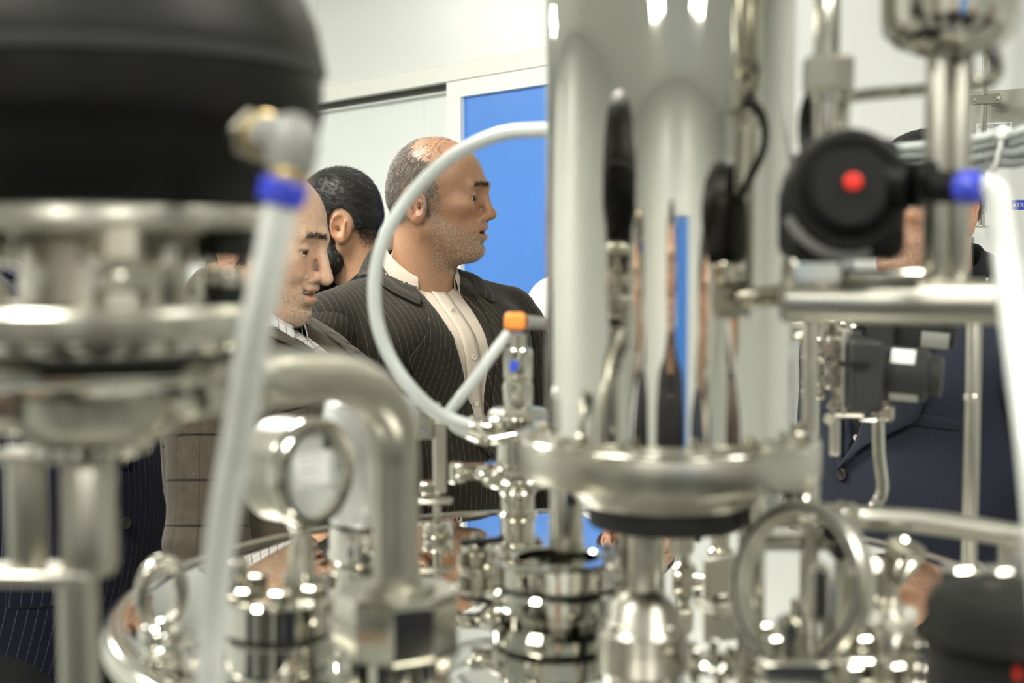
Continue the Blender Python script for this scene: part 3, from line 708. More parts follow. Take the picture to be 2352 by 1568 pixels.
        fold = .0035 * np.sin(t * 21 + 3 * np.sin(t * 6)) * np.exp(-((t - .95) / .45) ** 2)
        axp = np.array(sh) + t[:, None] * up; dr = V4 - axp; dr[:, 2] *= .3; dr /= np.linalg.norm(dr, axis=1, keepdims=True) + 1e-9
        V4 = V4 + dr * fold[:, None]
        sl = npmesh('sleeve', V4, F4, b['suit'], jac, {'cuv': ('FLOAT_VECTOR', cuv_arm(V4, sh, el, wr))})
        cf = MB().lathe(wr - dv * .01, [(.030, 0), (.034, .004), (.034, .028), (.031, .030)], dv, 20); cf.v = [v + org(root) for v in cf.v]
        co = cf.build('cuff', b['shirt'], shirt)
        for q in range(3):
            bt = MB(); bp = wr - dv * (.02 + .016 * q) + Vector((s * .03, .026, 0)); bt.lathe(bp, [(.006, 0), (.0065, .002), (.004, .003)], Vector((s * .7, .7, 0)), 10)
            bt.v = [v + org(root) for v in bt.v]; bt.build('button', b.get('button', 'button_dark'), sl)
    def surf(x, z, off=.004):
        hit = bvh.ray_cast(Vector((x, -1, z)), Vector((0, 1, 0)))
        if hit[0] is None: return Vector((x, .0, z))
        return hit[0] + Vector((hit[1].x * .5, min(hit[1].y, -.5), 0)).normalized() * off
    if b.get('open', True):
        for s in (1, -1):
            inner = poly_at([(s * .058, H - .085, 0), (s * .043, H - .20, 0), (s * .012, zb + .03, 0), (s * -.004, zb, 0)], 22)
            outer = poly_at([(s * .100, H - .160, 0), (s * .142, H - .205, 0), (s * .122, H - .255, 0), (s * .038, zb + .035, 0), (s * .0, zb - .006, 0)], 22)
            rows = []
            for j in range(7):
                r = []
                for a, c in zip(inner, outer):
                    q = a.lerp(c, j / 6); r.append(surf(q.x, q.y, .004 + .007 * math.sin(math.pi * .5 * min(1, j / 4)) + (.002 if s > 0 else 0)))
                rows.append(r)
            Vr = np.array([tuple(p) for r in rows for p in r]); ca = .33 * s
            cu = np.stack([Vr[:, 0] * math.cos(ca) + Vr[:, 2] * math.sin(ca), Vr[:, 2], 0 * Vr[:, 0]], 1)
            strip('lapel', b['suit'], jac, rows, .004, cu)
        # jacket collar round the back of the neck down to the notches
        ang = np.linspace(.62, 2 * math.pi - .62, 37); rows = [[], [], [], [], []]
        def over(p, off):
            hit = bvh.ray_cast(Vector((p.x, p.y, H + .4)), Vector((0, 0, -1)))
            if hit[0] is not None and hit[0].z + off > p.z: p = Vector((p.x, p.y, hit[0].z + off))
            return p
        for a in ang:
            fr = max(0, math.cos(a)); bk = max(0, -math.cos(a)); R0 = nr + .019
            zt = H - .058 + .066 * bk - .060 * fr ** 1.2
            rows[0].append(ringpt(a, R0 - .004, zt - .03)); rows[1].append(ringpt(a, R0, zt + .004)); rows[2].append(ringpt(a, R0 + .008, zt + .003)); rows[3].append(over(ringpt(a, R0 + .022 + .014 * fr, zt - .018 - .016 * fr, -.006 * fr), .008)); rows[4].append(over(ringpt(a, R0 + .034 + .030 * fr, zt - .045 - .034 * fr, -.014 * fr), .006))
        cu = np.array([(q * .016, a * .085, 0) for q in range(5) for a in ang])
        strip('jacket_collar', b['suit'], jac, rows, .0045, cu)
        for k, dz in enumerate((-.012, -.115)):
            p = surf(.006, zb + dz, .004); bt = MB().lathe(p, [(.0095, 0), (.0105, .0022), (.0105, .004), (.008, .0048), (.006, .0036)], Vector((0, -1, 0)), 18)
            bt.v = [v + org(root) for v in bt.v]; bt.build('button', b.get('button', 'button_dark'), jac)
        # front edge, breast pocket and hip pockets as applied cloth welts
        rows = [[surf(.030 + .1 * u, H - .245 - .010 * u + dz, .0022) for u in np.linspace(.45, 1.4, 12)] for dz in (-.011, .011)]
        strip('breast_pocket', b['suit'], jac, rows, .0022)
        for s in (1, -1):
            rows = [[surf(s * (.085 + .075 * u), H - .60 + dz, .0025) for u in np.linspace(0, 1, 10)] for dz in (-.03, .02)]
            strip('pocket_flap', b['suit'], jac, rows, .0028)
        # shirt front: placket with buttons
        At = torso_field(.003, .012, b, low=H - .62); vs, fs = At.mesh(); bs = BVHTree.FromPolygons(vs.tolist(), fs.tolist())
        def ssurf(x, z, off):
            hit = bs.ray_cast(Vector((x, -1, z)), Vector((0, 1, 0))); return (hit[0] + Vector((0, -off, 0))) if hit[0] is not None else Vector((x, -.05, z))
        z0 = H - .085; rows = [[ssurf(x, z, .0035) for z in np.linspace(z0, zb - .05, 26)] for x in (-.017, -.006, .006, .017)]
        strip('placket', b['shirt'], shirt, rows, .0018, sub=False)
        for k in range(4):
            p = ssurf(0, z0 - .04 - .085 * k, .0065); bt = MB().lathe(p, [(.005, 0), (.0056, .0012), (.0056, .0022), (.0042, .0026), (.003, .0018)], Vector((0, -1, 0)), 14)
            bt.v = [v + org(root) for v in bt.v]; bt.build('button', b.get('shirt_button', 'button_pearl'), shirt)
    # ---- trousers, shoes
    A = Field((-.26, -.22, .02), (.26, .2, H - .5), .014); A.ell((0, .01, H - .62), (.165, .118, .16), .05)
    for s in (1, -1):
        A.cap((s * .088, .01, H - .68), (s * .102, 0, .48), .092, .076, .03); A.cap((s * .102, 0, .48), (s * .106, .02, .07), .076, .062, .03)
    V5, F5 = A.mesh(); npmesh('trousers', V5, F5, b.get('trousers', 'trousers_dark'), root, {'cuv': ('FLOAT_VECTOR', V5[:, [0, 2, 1]])})
    for s in (1, -1):
        A = Field((s * .11 - .09, -.24, -.01), (s * .11 + .09, .12, .14), .008); A.cap((s * .106, .045, .045), (s * .125, -.16, .036), .046, .042, .03); A.cap((s * .106, .03, .05), (s * .106, .02, .10), .045, .045, .02)
        g = A.ax[2][None, None, :]; A.D = np.maximum(A.D, -g + 0 * A.D); V6, F6 = A.mesh(); npmesh('shoe', V6, F6, 'black_plastic', root)
    return root, hm
simple('eye_white', (0.72, 0.70, 0.66), 0.2); simple('eye_iris', (0.035, 0.02, 0.012), 0.1)
simple('button_dark', (0.05, 0.045, 0.04), 0.3); simple('button_pearl', (0.75, 0.68, 0.58), 0.3)
def at_head(px, py, Y):
    """ground point below and chin height for a head whose chin projects to px, py"""
    p = W(px, py, Y); return (p.x, p.y, 0), p.z + .036

def people():
    g, z = at_head(985, 603, 2.74)
    person('man in a brown pinstripe suit and cream open-necked shirt, grey hair, turned in profile', g, 38,
        dict(skin=(.42, .23, .135), scalp=(.20, .17, .145), hair=(.05, .045, .04), hair_grey=(.52, .48, .43), yaw=40, stubble=.38, beard=(.20, .165, .13), open=1.0, grey_beard=.62, eye=2.9, gaze=-.35, nose=2, neck=58),
        dict(chin=z, wide=1.08, belly=.03, suit='suit_brown', shirt='shirt_cream', detail=1, collar_open=.040))
    g, z = at_head(634, 722, 2.2); z += .024
    person('smiling man with bowed bald head in a tweed windowpane jacket and checked shirt collar', g, 76,
        dict(skin=(.69, .455, .315), scalp=(.12, .11, .10), hair=(.06, .055, .05), hair_grey=(.3, .29, .27), yaw=0, pitch=11, smile=True, nose=6, stubble=.30, beard=(.22, .18, .14), eye=1.6, droop=6, gaze_z=-.25, gaze=-.25, stubble_n=2500, grey_beard=.3),
        {'chin': z, 'wide': 1.0, 'suit': 'suit_tweed', 'shirt': 'shirt_check', 'head_y': .06, 'head_z': .024, 'detail': 1, 'collar_open': .02,
         'elbow-1': (-.252, .0, z - .41), 'wrist-1': (-.215, -.17, z - .60), 'elbow+1': (.245, .0, z - .41), 'wrist+1': (.20, -.17, z - .60)})
    g, z = at_head(820, 628, 3.25)
    zz = z
    person('black-haired bearded man in a brown striped jacket turned towards the wall, hand at his chin', g, -92,
        dict(skin=(.52, .29, .17), hairline='full', hair=(.012, .010, .009), scalp=(.03, .025, .022), yaw=-8, pitch=10, full_beard=True, fade=True, stubble=.9, beard=(.02, .016, .014), eyes=True),
        {'chin': zz, 'wide': .95, 'suit': 'suit_brown_warm', 'shirt': 'shirt_black', 'collar_open': .02, 'elbow-1': (-.24, -.16, zz - .33), 'wrist-1': (-.07, -.27, zz - .13)})
    g, z = at_head(2130, 640, 2.4)
    person('man in a plain navy suit standing beside the black valve motor', g, -60,
        dict(skin=(.62, .36, .24), hairline='full', hair=(.02, .017, .015), scalp=(.04, .03, .025), yaw=0, stubble=.55, beard=(.10, .07, .05), eyes=True),
        dict(chin=z, wide=1.12, belly=.035, suit='suit_navy', shirt='shirt_black', v_bottom=z - .34))
    g, z = at_head(1458, 585, 3.2)
    person('person in a white coat behind the man in the pinstripe suit', g, 20,
        dict(skin=(.58, .34, .22), hairline='full', hair=(.03, .025, .02), scalp=(.05, .04, .03), yaw=20, eyes=True),
        dict(chin=z, wide=.98, suit='shirt_white', shirt='shirt_white', button='button_pearl'))
    g, z = at_head(120, 560, 2.45)
    person('man in a dark navy pinstripe suit behind the large black actuator', g, 52,
        dict(skin=(.58, .34, .22), hairline='full', hair=(.03, .028, .026), scalp=(.05, .04, .03), yaw=10, pitch=8, eyes=True),
        dict(chin=z, wide=1.05, belly=.02, suit='suit_navy_stripe', shirt='shirt_white'))
    # the visitors on the near side of the tank, seen only as reflections in the steel
    hd = lambda **k: dict(dict(skin=(.58, .34, .22), hairline='full', hair=(.02, .018, .016), scalp=(.05, .04, .03), eyes=True), **k)
    for lab, loc, yw, suit, shirt, ch in (
            ('photographer in black clothes mirrored in the middle of the steel cylinder', (.02, -.26, 0), 180, 'suit_black', 'shirt_black', 1.54),
            ('visitor in a black suit and white shirt mirrored in the steel cylinder', (-.60, -.18, 0), 205, 'suit_black', 'shirt_white', 1.52),
            ('visitor in a dark blue suit mirrored in the steel cylinder', (.62, -.20, 0), 160, 'suit_navy', 'shirt_cream', 1.49),
            ('visitor in a striped brown suit mirrored in the steel cylinder', (1.08, .22, 0), 135, 'suit_brown_warm', 'shirt_white', 1.51),
            ('visitor in a striped navy suit mirrored in the steel cylinder', (-1.08, .16, 0), 220, 'suit_navy_stripe', 'shirt_white', 1.5)):
        person(lab, loc, yw, hd(), dict(chin=ch, suit=suit, shirt=shirt))
# ------------------------------------------------------------------ the tank and its fittings
LID = 1.332; TC = Vector((.05, 1.10, 0)); TR = .347
def lid_y(Y): return 560 + (CZ - LID) * F / Y                 # photo row where a foot on the lid stands at depth Y
def foot(px, Y):                                               # point on the lid
    return Vector(((px - 1176) / F * Y, Y, LID))
def fitting(name, label, cat, px, Y, group=None): return thing(name, label, cat, foot(px, Y), group)

def tank():
    t = thing('mixing_tank', 'large round stainless steel tank with a mirror-polished flat lid', 'tank', (TC.x, TC.y, 0))
    MB().lathe((TC.x, TC.y, LID), [(0, 0)] + [(TR * k / 24, -.004 * (k / 24) ** 3) for k in range(1, 24)] + [(TR - .004, -.006), (TR - .004, -.02), (0, -.02)][:2] + [(TR - .004, -.02)], seg=128).build('lid', 'steel_lid', t, 40)
    MB().torus((TC.x, TC.y, LID - .0165), TR + .001, .0125, seg=128, rs=16).build('rim', 'steel', t)
    MB().lathe((TC.x, TC.y, 0), [(.05, .34), (.18, .37), (.28, .43), (TR - .012, .52), (TR - .012, LID - .018)], seg=96).build('shell', 'steel_satin', t, 50)
    for k in range(3):
        a = 2.1 * k + .5; c = TC + Vector((math.cos(a), math.sin(a), 0)) * .30
        leg = MB().lathe((c.x, c.y, 0), rounded(.032, .03, .60)).build('leg', 'steel', t)
        MB().lathe((c.x, c.y, 0), [(.05, 0), (.05, .012), (.02, .03)], seg=24).build('foot_pad', 'rubber', leg)

def steel_cylinder():
    Y = .95; px = 1535
    t = fitting('polished_cylinder', 'tall mirror-polished steel cylinder on a wide bolted flange', 'cylinder', px, Y)
    b = Vector(((px - 1176) / F * Y, Y, 0)); R = .0818; z0, z1 = 1.469, 1.86
    MB().lathe(b, [(R, z0), (R, z1), (R * .97, z1 + .012), (R * .8, z1 + .03), (R * .4, z1 + .042), (0, z1 + .045)], seg=128).build('shell', 'steel_mirror', t, 40)
    zt, zb = 1.472, 1.446
    MB().lathe(b, [(.1005, zb), (.1018, zb + .002), (.1018, zt - .004), (.1005, zt - .001), (.098, zt)], seg=96).build('flange', 'steel_satin', t, 40)
    MB().torus(b + Vector((0, 0, zt - .002)), .0995, .0026, seg=96).build('flange_lip', 'steel', t)
    for k in range(12):
        a = 2 * math.pi * k / 12 + .13; bolt(t, b + Vector((math.cos(a) * .0915, math.sin(a) * .0915, zt)), .0052, .0062)
    MB().lathe(b, [(.060, zb - .018), (.064, zb - .014), (.074, zb + .001)], seg=64).build('underside', 'steel_satin', t)
    MB().lathe(b, [(.052, zb - .034), (.053, zb - .030), (.053, zb - .015)], seg=64).build('seal_ring', 'rubber', t)
    c = Vector((W(1475, 1300, .93).x, .93, 0))
    MB().lathe(c, rounded(.0098, LID, zb - .01), seg=32).build('column', 'steel_satin', t)
    hb = MB().lathe(c, [(.030, LID - .001), (.030, LID + .012), (.026, LID + .016), (.022, LID + .030), (.013, LID + .038), (.0098, LID + .04)], seg=48).build('hub', 'steel_satin', t)
    for k in range(4):
        a = .7 + k * math.pi / 2; bolt(t, c + Vector((math.cos(a) * .024, math.sin(a) * .024, LID + .014)), .004, .006, hexh=False)
    for dx, dy in ((.060, .03), (.0, .068), (.055, -.03)):
        MB().lathe(b + Vector((dx, dy, 0)), rounded(.0065, LID - .001, zb + .003), seg=24).build('leg', 'steel', t)
    # stud with three nuts beside the column
    s = Vector((W(1432, 1300, .93).x, .935, 0)); sd = MB().lathe(s, rounded(.0028, LID, zb), seg=16).build('stud', 'steel', t)
    for z in (1.412, 1.392, 1.372): MB().hexn(s + Vector((0, 0, z)), .0058, .006).build('nut', 'steel', t, 30)

def sight_port():
    Y = 1.02; px = 1281
    t = fitting('sight_port', 'open polished ring port clamped over a black gasket in front of the steel cylinder', 'port', px, Y)
    b = Vector(((px - 1176) / F * Y, Y, 0)); R = S(151, Y); r = S(97, Y)
    z = LID + .004
    MB().ring(b, [(r, z + .020), (r, z + .037), (r + .002, z + .0385), (R - .003, z + .0385), (R, z + .036), (R, z + .021), (R - .002, z + .020)], seg=80).build('upper_ring', 'steel_mirror', t)
    MB().ring(b, [(r, z + .016), (r, z + .020), (R - .004, z + .020), (R - .004, z + .016)], seg=80).build('gasket', 'rubber', t)
    MB().ring(b, [(r, z + .001), (r, z + .0165), (R - .002, z + .0165), (R, z + .014), (R, z + .006), (R - .004, z + .001)], seg=80).build('lower_ring', 'steel_mirror', t)
    MB().ring(b, [(r * .9, LID - .001), (r * .9, z + .003), (r * 1.1, z + .003), (r * 1.1, LID - .001)], seg=64).build('neck', 'steel', t)
    MB().lathe(b, rounded(r * .99, LID, LID + .008), seg=48).build('port_floor', 'steel_satin', t)
    for k in range(8):
        a = k * math.pi / 4 + .35; bolt(t, b + Vector((math.cos(a) * R * .86, math.sin(a) * R * .86, z + .0385)), .0042, .005, hexh=False)
    # twin tubes standing in the port
    for name, p2, rr in (('riser_pipe', 1300, 40), ):
        x = W(p2, 1250, Y).x
        MB().lathe((x, Y, 0), rounded(S(rr, Y), LID + .006, 1.449, .001), seg=32).build(name, 'steel', t)
    x = W(1285, 1150, Y).x
    for z_ in (1.440, 1.429): MB().lathe((x + .003, Y, z_), rounded(S(46, Y), 0, .008), seg=32).build('collar', 'steel', t)

def instrument_tree():
    Y = 1.25; px = 1189
    t = fitting('sensor_fitting', 'clamped steel nozzle carrying a pressure sensor with an orange plug', 'sensor', px, Y)
    V = lambda n, m, pr, seg=48: vlathe(n, m, t, px, Y, pr, seg)
    V('base_ferrule', 'steel', [(58, 1264), (60, 1258), (58, 1246), (42, 1240)])
    V('neck', 'steel', [(40, 1250), (40, 1190), (47, 1186), (47, 1178), (40, 1174), (38, 1140), (46, 1120)])
    V('bowl', 'steel', [(46, 1124), (78, 1112), (90, 1098), (92, 1088), (60, 1086)])
    cl = V('clamp_ring', 'steel_mirror', [(90, 1092), (104, 1088), (106, 1078), (96, 1070), (60, 1068)])
    c = W(1110, 1083, Y); MB().tube([c, W(1040, 1078, Y - .01)], S(9, Y)).build('clamp_bolt', 'steel', t)
    MB().box(W(1082, 1070, Y - .005), (S(76, Y), .012, S(10, Y))).build('clamp_arm', 'steel_mirror', t, bevel=.001)
    MB().box(W(1082, 1094, Y - .005), (S(70, Y), .012, S(10, Y))).build('clamp_arm', 'steel_mirror', t, bevel=.001)
    bolt(t, W(1046, 1108, Y - .005), .0055, .018); bolt(t, W(1062, 1096, Y - .0105), .004, .006, (0, -1, 0), hexh=False)
    V('hub', 'steel', [(60, 1072), (52, 1062), (50, 1010), (62, 1004), (64, 985), (60, 975)])
    V('sensor_base', 'steel', [(62, 980), (76, 972), (76, 958), (60, 948), (36, 942)])
    MB().hexn(W(px, 965, Y), S(70, Y), S(28, Y), n=8).build('hex_collar', 'steel_satin', t, 30)
    sb = V('sensor_body', 'steel', [(34, 948), (35, 940), (35, 885), (33, 880), (33, 872), (35, 868), (34, 806), (31, 800), (20, 798)])
    MB().hexn((W(px, 890, Y).x, Y, zof(897, Y)), S(36, Y), S(20, Y)).build('sensor_nut', 'steel_satin', t, 30)
    lb = W(px - 2, 838, Y)
    MB().add([Vector((lb.x + S(34.6, Y) * math.sin(a), Y - S(34.6, Y) * math.cos(a), zof(y, Y))) for y in (850, 826) for a in np.linspace(-.5, .35, 8)], [(i, i + 1, i + 9, i + 8) for i in range(7)]).build('printed_band', 'ink_blue', sb)
    V('plug_nut', 'steel', [(19, 802), (21, 800), (21, 768), (17, 764)], 24)
    o = W(1183, 738, Y); MB().box(o, (S(50, Y), S(34, Y), S(42, Y))).build('plug', 'orange_plastic', t, bevel=.004)
    MB().tube([W(1207, 740, Y), W(1250, 742, Y + .01)], [S(17, Y), S(14, Y)], 20, False).build('plug_sleeve', 'grey_plastic', t)
    # hose connection on the left
    MB().tube([W(1190, 985, Y), W(1105, 985, Y - .01)], S(26, Y), 20, False).build('side_arm', 'steel', t)
    MB().tube([W(1180, 1000, Y - .02), W(1120, 1010, Y - .03), W(1075, 995, Y - .03)], S(15, Y), 16).build('lever', 'steel', t)
    MB().lathe(W(1110, 985, Y - .01), rounded(S(30, Y), 0, .012), (-1, 0, 0), 32).build('hose_nut', 'steel_satin', t)
    # grey hoses
    h = MB().tube([W(1330, 300, 1.06), W(1250, 298, 1.10), W(1150, 308, 1.15), W(1045, 355, 1.2), W(955, 435, 1.22), W(893, 525, 1.22), W(863, 625, 1.22), W(864, 725, 1.22), W(893, 815, 1.22), W(945, 893, 1.22), W(1010, 950, 1.23), W(1098, 984, 1.24)], .0058, 20)
    P(h.build('grey_hose', 'hose_grey'), 'grey hose in a wide loop from the cylinder to the nozzle', 'hose')
    h = MB().tube([W(1168, 764, 1.25), W(1132, 812, 1.246), W(1092, 868, 1.243), W(1052, 920, 1.246), W(1032, 952, 1.256), W(1052, 984, 1.266), W(1100, 1000, 1.268), W(1165, 1010, 1.26)], .0049, 20)
    P(h.build('sensor_cable', 'hose_grey'), 'short grey cable running from the orange plug behind the looped hose', 'cable')

def left_strip():
    Y = 1.30; t = fitting('rod_bracket', 'slim steel rod with a clamped bracket beside the looped hose', 'bracket', 1003, Y)
    vcyl('rod', 'steel', t, 1003, Y, 9, 1235, 925); MB().box(W(1012, 1050, Y - .01), (.010, .004, S(165, Y))).build('plate', 'steel_satin', t, bevel=.001)
    for y in (935, 965, 995): bolt(t, W(968, y, Y - .0065), .006, .008, (0, -1, 0))
    MB().box(W(975, 965, Y), (S(44, Y), .014, S(84, Y))).build('clamp', 'steel', t, bevel=.002)
    MB().box(W(990, 1120, Y), (S(50, Y), .016, S(30, Y))).build('clamp', 'steel', t, bevel=.002)
    MB().box(W(1000, 1150, Y), (S(80, Y), .014, S(12, Y))).build('arm', 'steel_satin', t, bevel=.002)
    MB().lathe(foot(1003, Y), rounded(.014, -.001, .012)).build('base', 'steel', t)
    # second small valve on the lid, right of the rod
    t = fitting('drain_valve', 'small steel needle valve standing on the lid behind the elbow pipe', 'valve', 1095, 1.16)
    Y = 1.16
    vlathe('body', 'steel', t, 1095, Y, [(40, lid_y(Y) + 2), (42, 1310), (42, 1296), (30, 1290), (30, 1270), (36, 1266), (36, 1250), (20, 1246), (12, 1240), (12, 1222)])
    MB().tube([W(1060, 1245, Y), W(1140, 1240, Y - .01), W(1155, 1232, Y - .012)], S(8, Y)).build('handle', 'black_satin', t)
    for x in (1062, 1130): bolt(t, W(x, 1300, Y - .008), .005, .012)

def gauge_flange():
    Y = .88; px = 640
    t = fitting('gauge_flange', 'bolted two-layer round flange with an empty pressure-dial stem', 'flange', px, Y)
    t['label'] = 'bolted two-layer round flange under the pressure gauge'
    ly = lid_y(Y)
    vlathe('upper_disc', 'steel_mirror', t, px, Y, [(120, 1446), (128, 1440), (128, 1372), (122, 1364)], 72)
    vlathe('gasket', 'rubber', t, px, Y, [(118, 1460), (118, 1444)], 64)
    vlathe('lower_disc', 'steel_mirror', t, px, Y, [(118, 1530), (128, 1522), (128, 1462), (122, 1457)], 72)
    vlathe('neck', 'steel', t, px, Y, [(100, ly + 4), (92, 1546), (92, 1526)], 64)
    c = W(px, 1364, Y); c.y = Y; zt = zof(1364, Y)
    for k in range(7):
        a = math.radians(30 + 50 * k); R = S(98, Y); p = Vector((c.x + R * math.cos(a), Y + R * math.sin(a), zt))
        st = MB().lathe(p - Vector((0, 0, S(150, Y))), rounded(.0036, 0, S(160, Y) + (.012 if k == 3 else 0))).build('stud', 'steel', t)
        MB().hexn(p, .0066, .0085, phase=k).build('nut', 'steel', t, 30)
        if k == 3: MB().lathe(p, rounded(.0078, .008, .022), seg=24).build('cap_nut', 'steel', t)
    # gauge
    g = thing('pressure_gauge', 'round steel pressure gauge with a glass face on a short stem', 'gauge', W(693, 1364, Y))
    vlathe('stem', 'steel', g, 693, Y, [(32, 1368), (32, 1350), (30, 1340), (30, 1262), (24, 1250), (22, 1215), (34, 1205), (34, 1170)], 32)
    ax = Vector((math.sin(math.radians(57)), -math.cos(math.radians(57)), -.02)).normalized(); fc = W(727, 1085, Y - .012); R = S(126, Y); Ld = .034
    bk = fc - ax * Ld
    MB().lathe(bk, [(R * .80, -.004), (R * .93, 0), (R * .95, .003), (R * .95, Ld - .010)], ax, 64).build('case', 'steel_satin', g)
    MB().ring(bk, [(R * .80, Ld - .009), (R * .98, Ld - .010), (R, Ld - .008), (R, Ld), (R * .96, Ld + .003), (R * .84, Ld + .0025), (R * .80, Ld)], ax, 64).build('bezel', 'steel', g)
    dl = MB().lathe(bk, [(R * .82, Ld - .006), (R * .82, Ld - .004)], ax, 48).build('dial', 'gauge_face', g)
    e1 = Vector((math.cos(math.radians(57)), math.sin(math.radians(57)), 0)); e2 = ax.cross(e1) * -1
    if e2.z < 0: e2 = -e2
    def mark(x, y, w, h, m='ink_black'):
        c0 = bk + ax * (Ld - .0037) + e1 * x * R + e2 * y * R
        vs = [c0 + e1 * i * w * R / 2 + e2 * j * h * R / 2 + ax * k for k in (0, .0004) for i, j in ((-1, -1), (1, -1), (1, 1), (-1, 1))]
        MB().add(vs, [(3, 2, 1, 0), (4, 5, 6, 7), (0, 1, 5, 4), (1, 2, 6, 5), (2, 3, 7, 6), (3, 0, 4, 7)]).build('dial_mark', m, dl, 0)
    mark(0, .05, .95, .62, 'paper_white')
    for k in range(5): mark(-.08 + .03 * (k % 2), .28 - .12 * k, .62 - .1 * (k % 3), .022)
    for k in range(9):
        a = math.radians(-30 + k * 30); mark(.70 * math.cos(a), .70 * math.sin(a), .05, .05)
    mark(.42, .46, .2, .2)
    MB().lathe(bk, [(R * .81, Ld - .0015), (R * .81, Ld - .0005)], ax, 48).build('glass', 'glass', g)
    return t

def elbow_union():
    Y = .83; px = 912
    t = fitting('pipe_union', 'octagonal steel union nut on the lid holding the bent pipe', 'union', px, Y)
    z0, z1 = zof(1490, Y), zof(1352, Y); x = W(px, 1420, Y).x
    MB().lathe((x, Y, 0), [(S(146, Y), z0), (S(150, Y), z0 + .003), (S(150, Y), z1 - .004), (S(142, Y), z1)], seg=10, phase=.35).build('nut', 'steel', t, 25)
    vlathe('washer', 'steel_satin', t, px, Y, [(90, 1354), (90, 1340), (70, 1336)]); vlathe('neck', 'steel', t, px, Y, [(104, lid_y(Y) + 3), (98, 1580), (80, 1560), (80, 1486)])
    for k in range(6):
        a = k * math.pi / 3 + .2; bolt(t, Vector((x + .026 * math.cos(a), Y + .026 * math.sin(a), LID - .001)), .006, .03)
    tb = MB().tube([W(548, 866, .705), W(620, 866, .72), W(690, 863, .745), W(770, 866, .775), W(840, 892, .80), W(885, 945, .818), W(904, 1020, .828), W(908, 1120, .83), W(909, 1250, .83), W(910, 1365, .83)], .0143, 32)
    P(tb.build('bent_pipe', 'steel_satin'), 'thick satin steel pipe bending down into the octagonal union', 'pipe')
    Y = 1.05
    t = fitting('canister', 'pale aluminium canister standing behind the bent pipe', 'canister', 850, Y)
    vlathe('can', 'aluminium', t, 850, Y, [(92, 1196), (100, 1188), (104, 1150), (108, 1140), (110, 960), (104, 925), (80, 905), (30, 896)], 64)
    vlathe('gasket', 'rubber', t, 850, Y, [(88, 1206), (88, 1194)])
    vlathe('collar', 'steel_mirror', t, 850, Y, [(90, 1285), (97, 1278), (97, 1216), (92, 1204)], 64)
    vlathe('lower_gasket', 'rubber', t, 850, Y, [(84, 1292), (84, 1283)]); vlathe('base', 'steel', t, 850, Y, [(100, lid_y(Y) + 2), (102, 1360), (90, 1330), (88, 1290)], 48)
    for k in range(6):
        a = k * math.pi / 3 + .3; R = S(96, Y); p = W(850, 1290, Y); bolt(t, Vector((p.x + R * math.cos(a), Y + R * math.sin(a), zof(1345, Y))), .0058, .012)

def eyebolt():
    Y = .92; px = 372
    t = fitting('lifting_eye', 'tall oval steel lifting eye at the rim of the lid', 'eyebolt', px, Y)
    c = W(px, 1362, Y); n = 40; a_, b_ = S(42, Y), S(76, Y)
    ang = math.radians(35); e1 = Vector((math.cos(ang), math.sin(ang), 0)); pts = [c + e1 * a_ * 1.15 * math.cos(2 * math.pi * k / n) + Vector((0, 0, b_ * math.sin(2 * math.pi * k / n))) for k in range(n + 1)]
    MB().tube(pts, S(17, Y), 14, False).build('eye', 'steel', t)
    vlathe('ball', 'steel_mirror', t, px, Y, [(20, 1500), (46, 1484), (56, 1462), (52, 1440), (36, 1424), (18, 1418)], 32)
    MB().hexn((c.x, Y, zof(1509, Y)), S(44, Y), S(24, Y)).build('nut', 'steel', t, 30)
    vlathe('shank', 'steel', t, px, Y, [(30, lid_y(Y) + 2), (30, 1490)], 24); vlathe('washer', 'steel', t, px, Y, [(46, lid_y(Y) + 1), (47, lid_y(Y) - 3), (44, lid_y(Y) - 5)], 32)
    bolt(t, Vector((c.x + .026, Y - .01, LID - .002)), .008, .014); bolt(t, Vector((c.x + .030, Y - .034, LID - .002)), .008, .012)

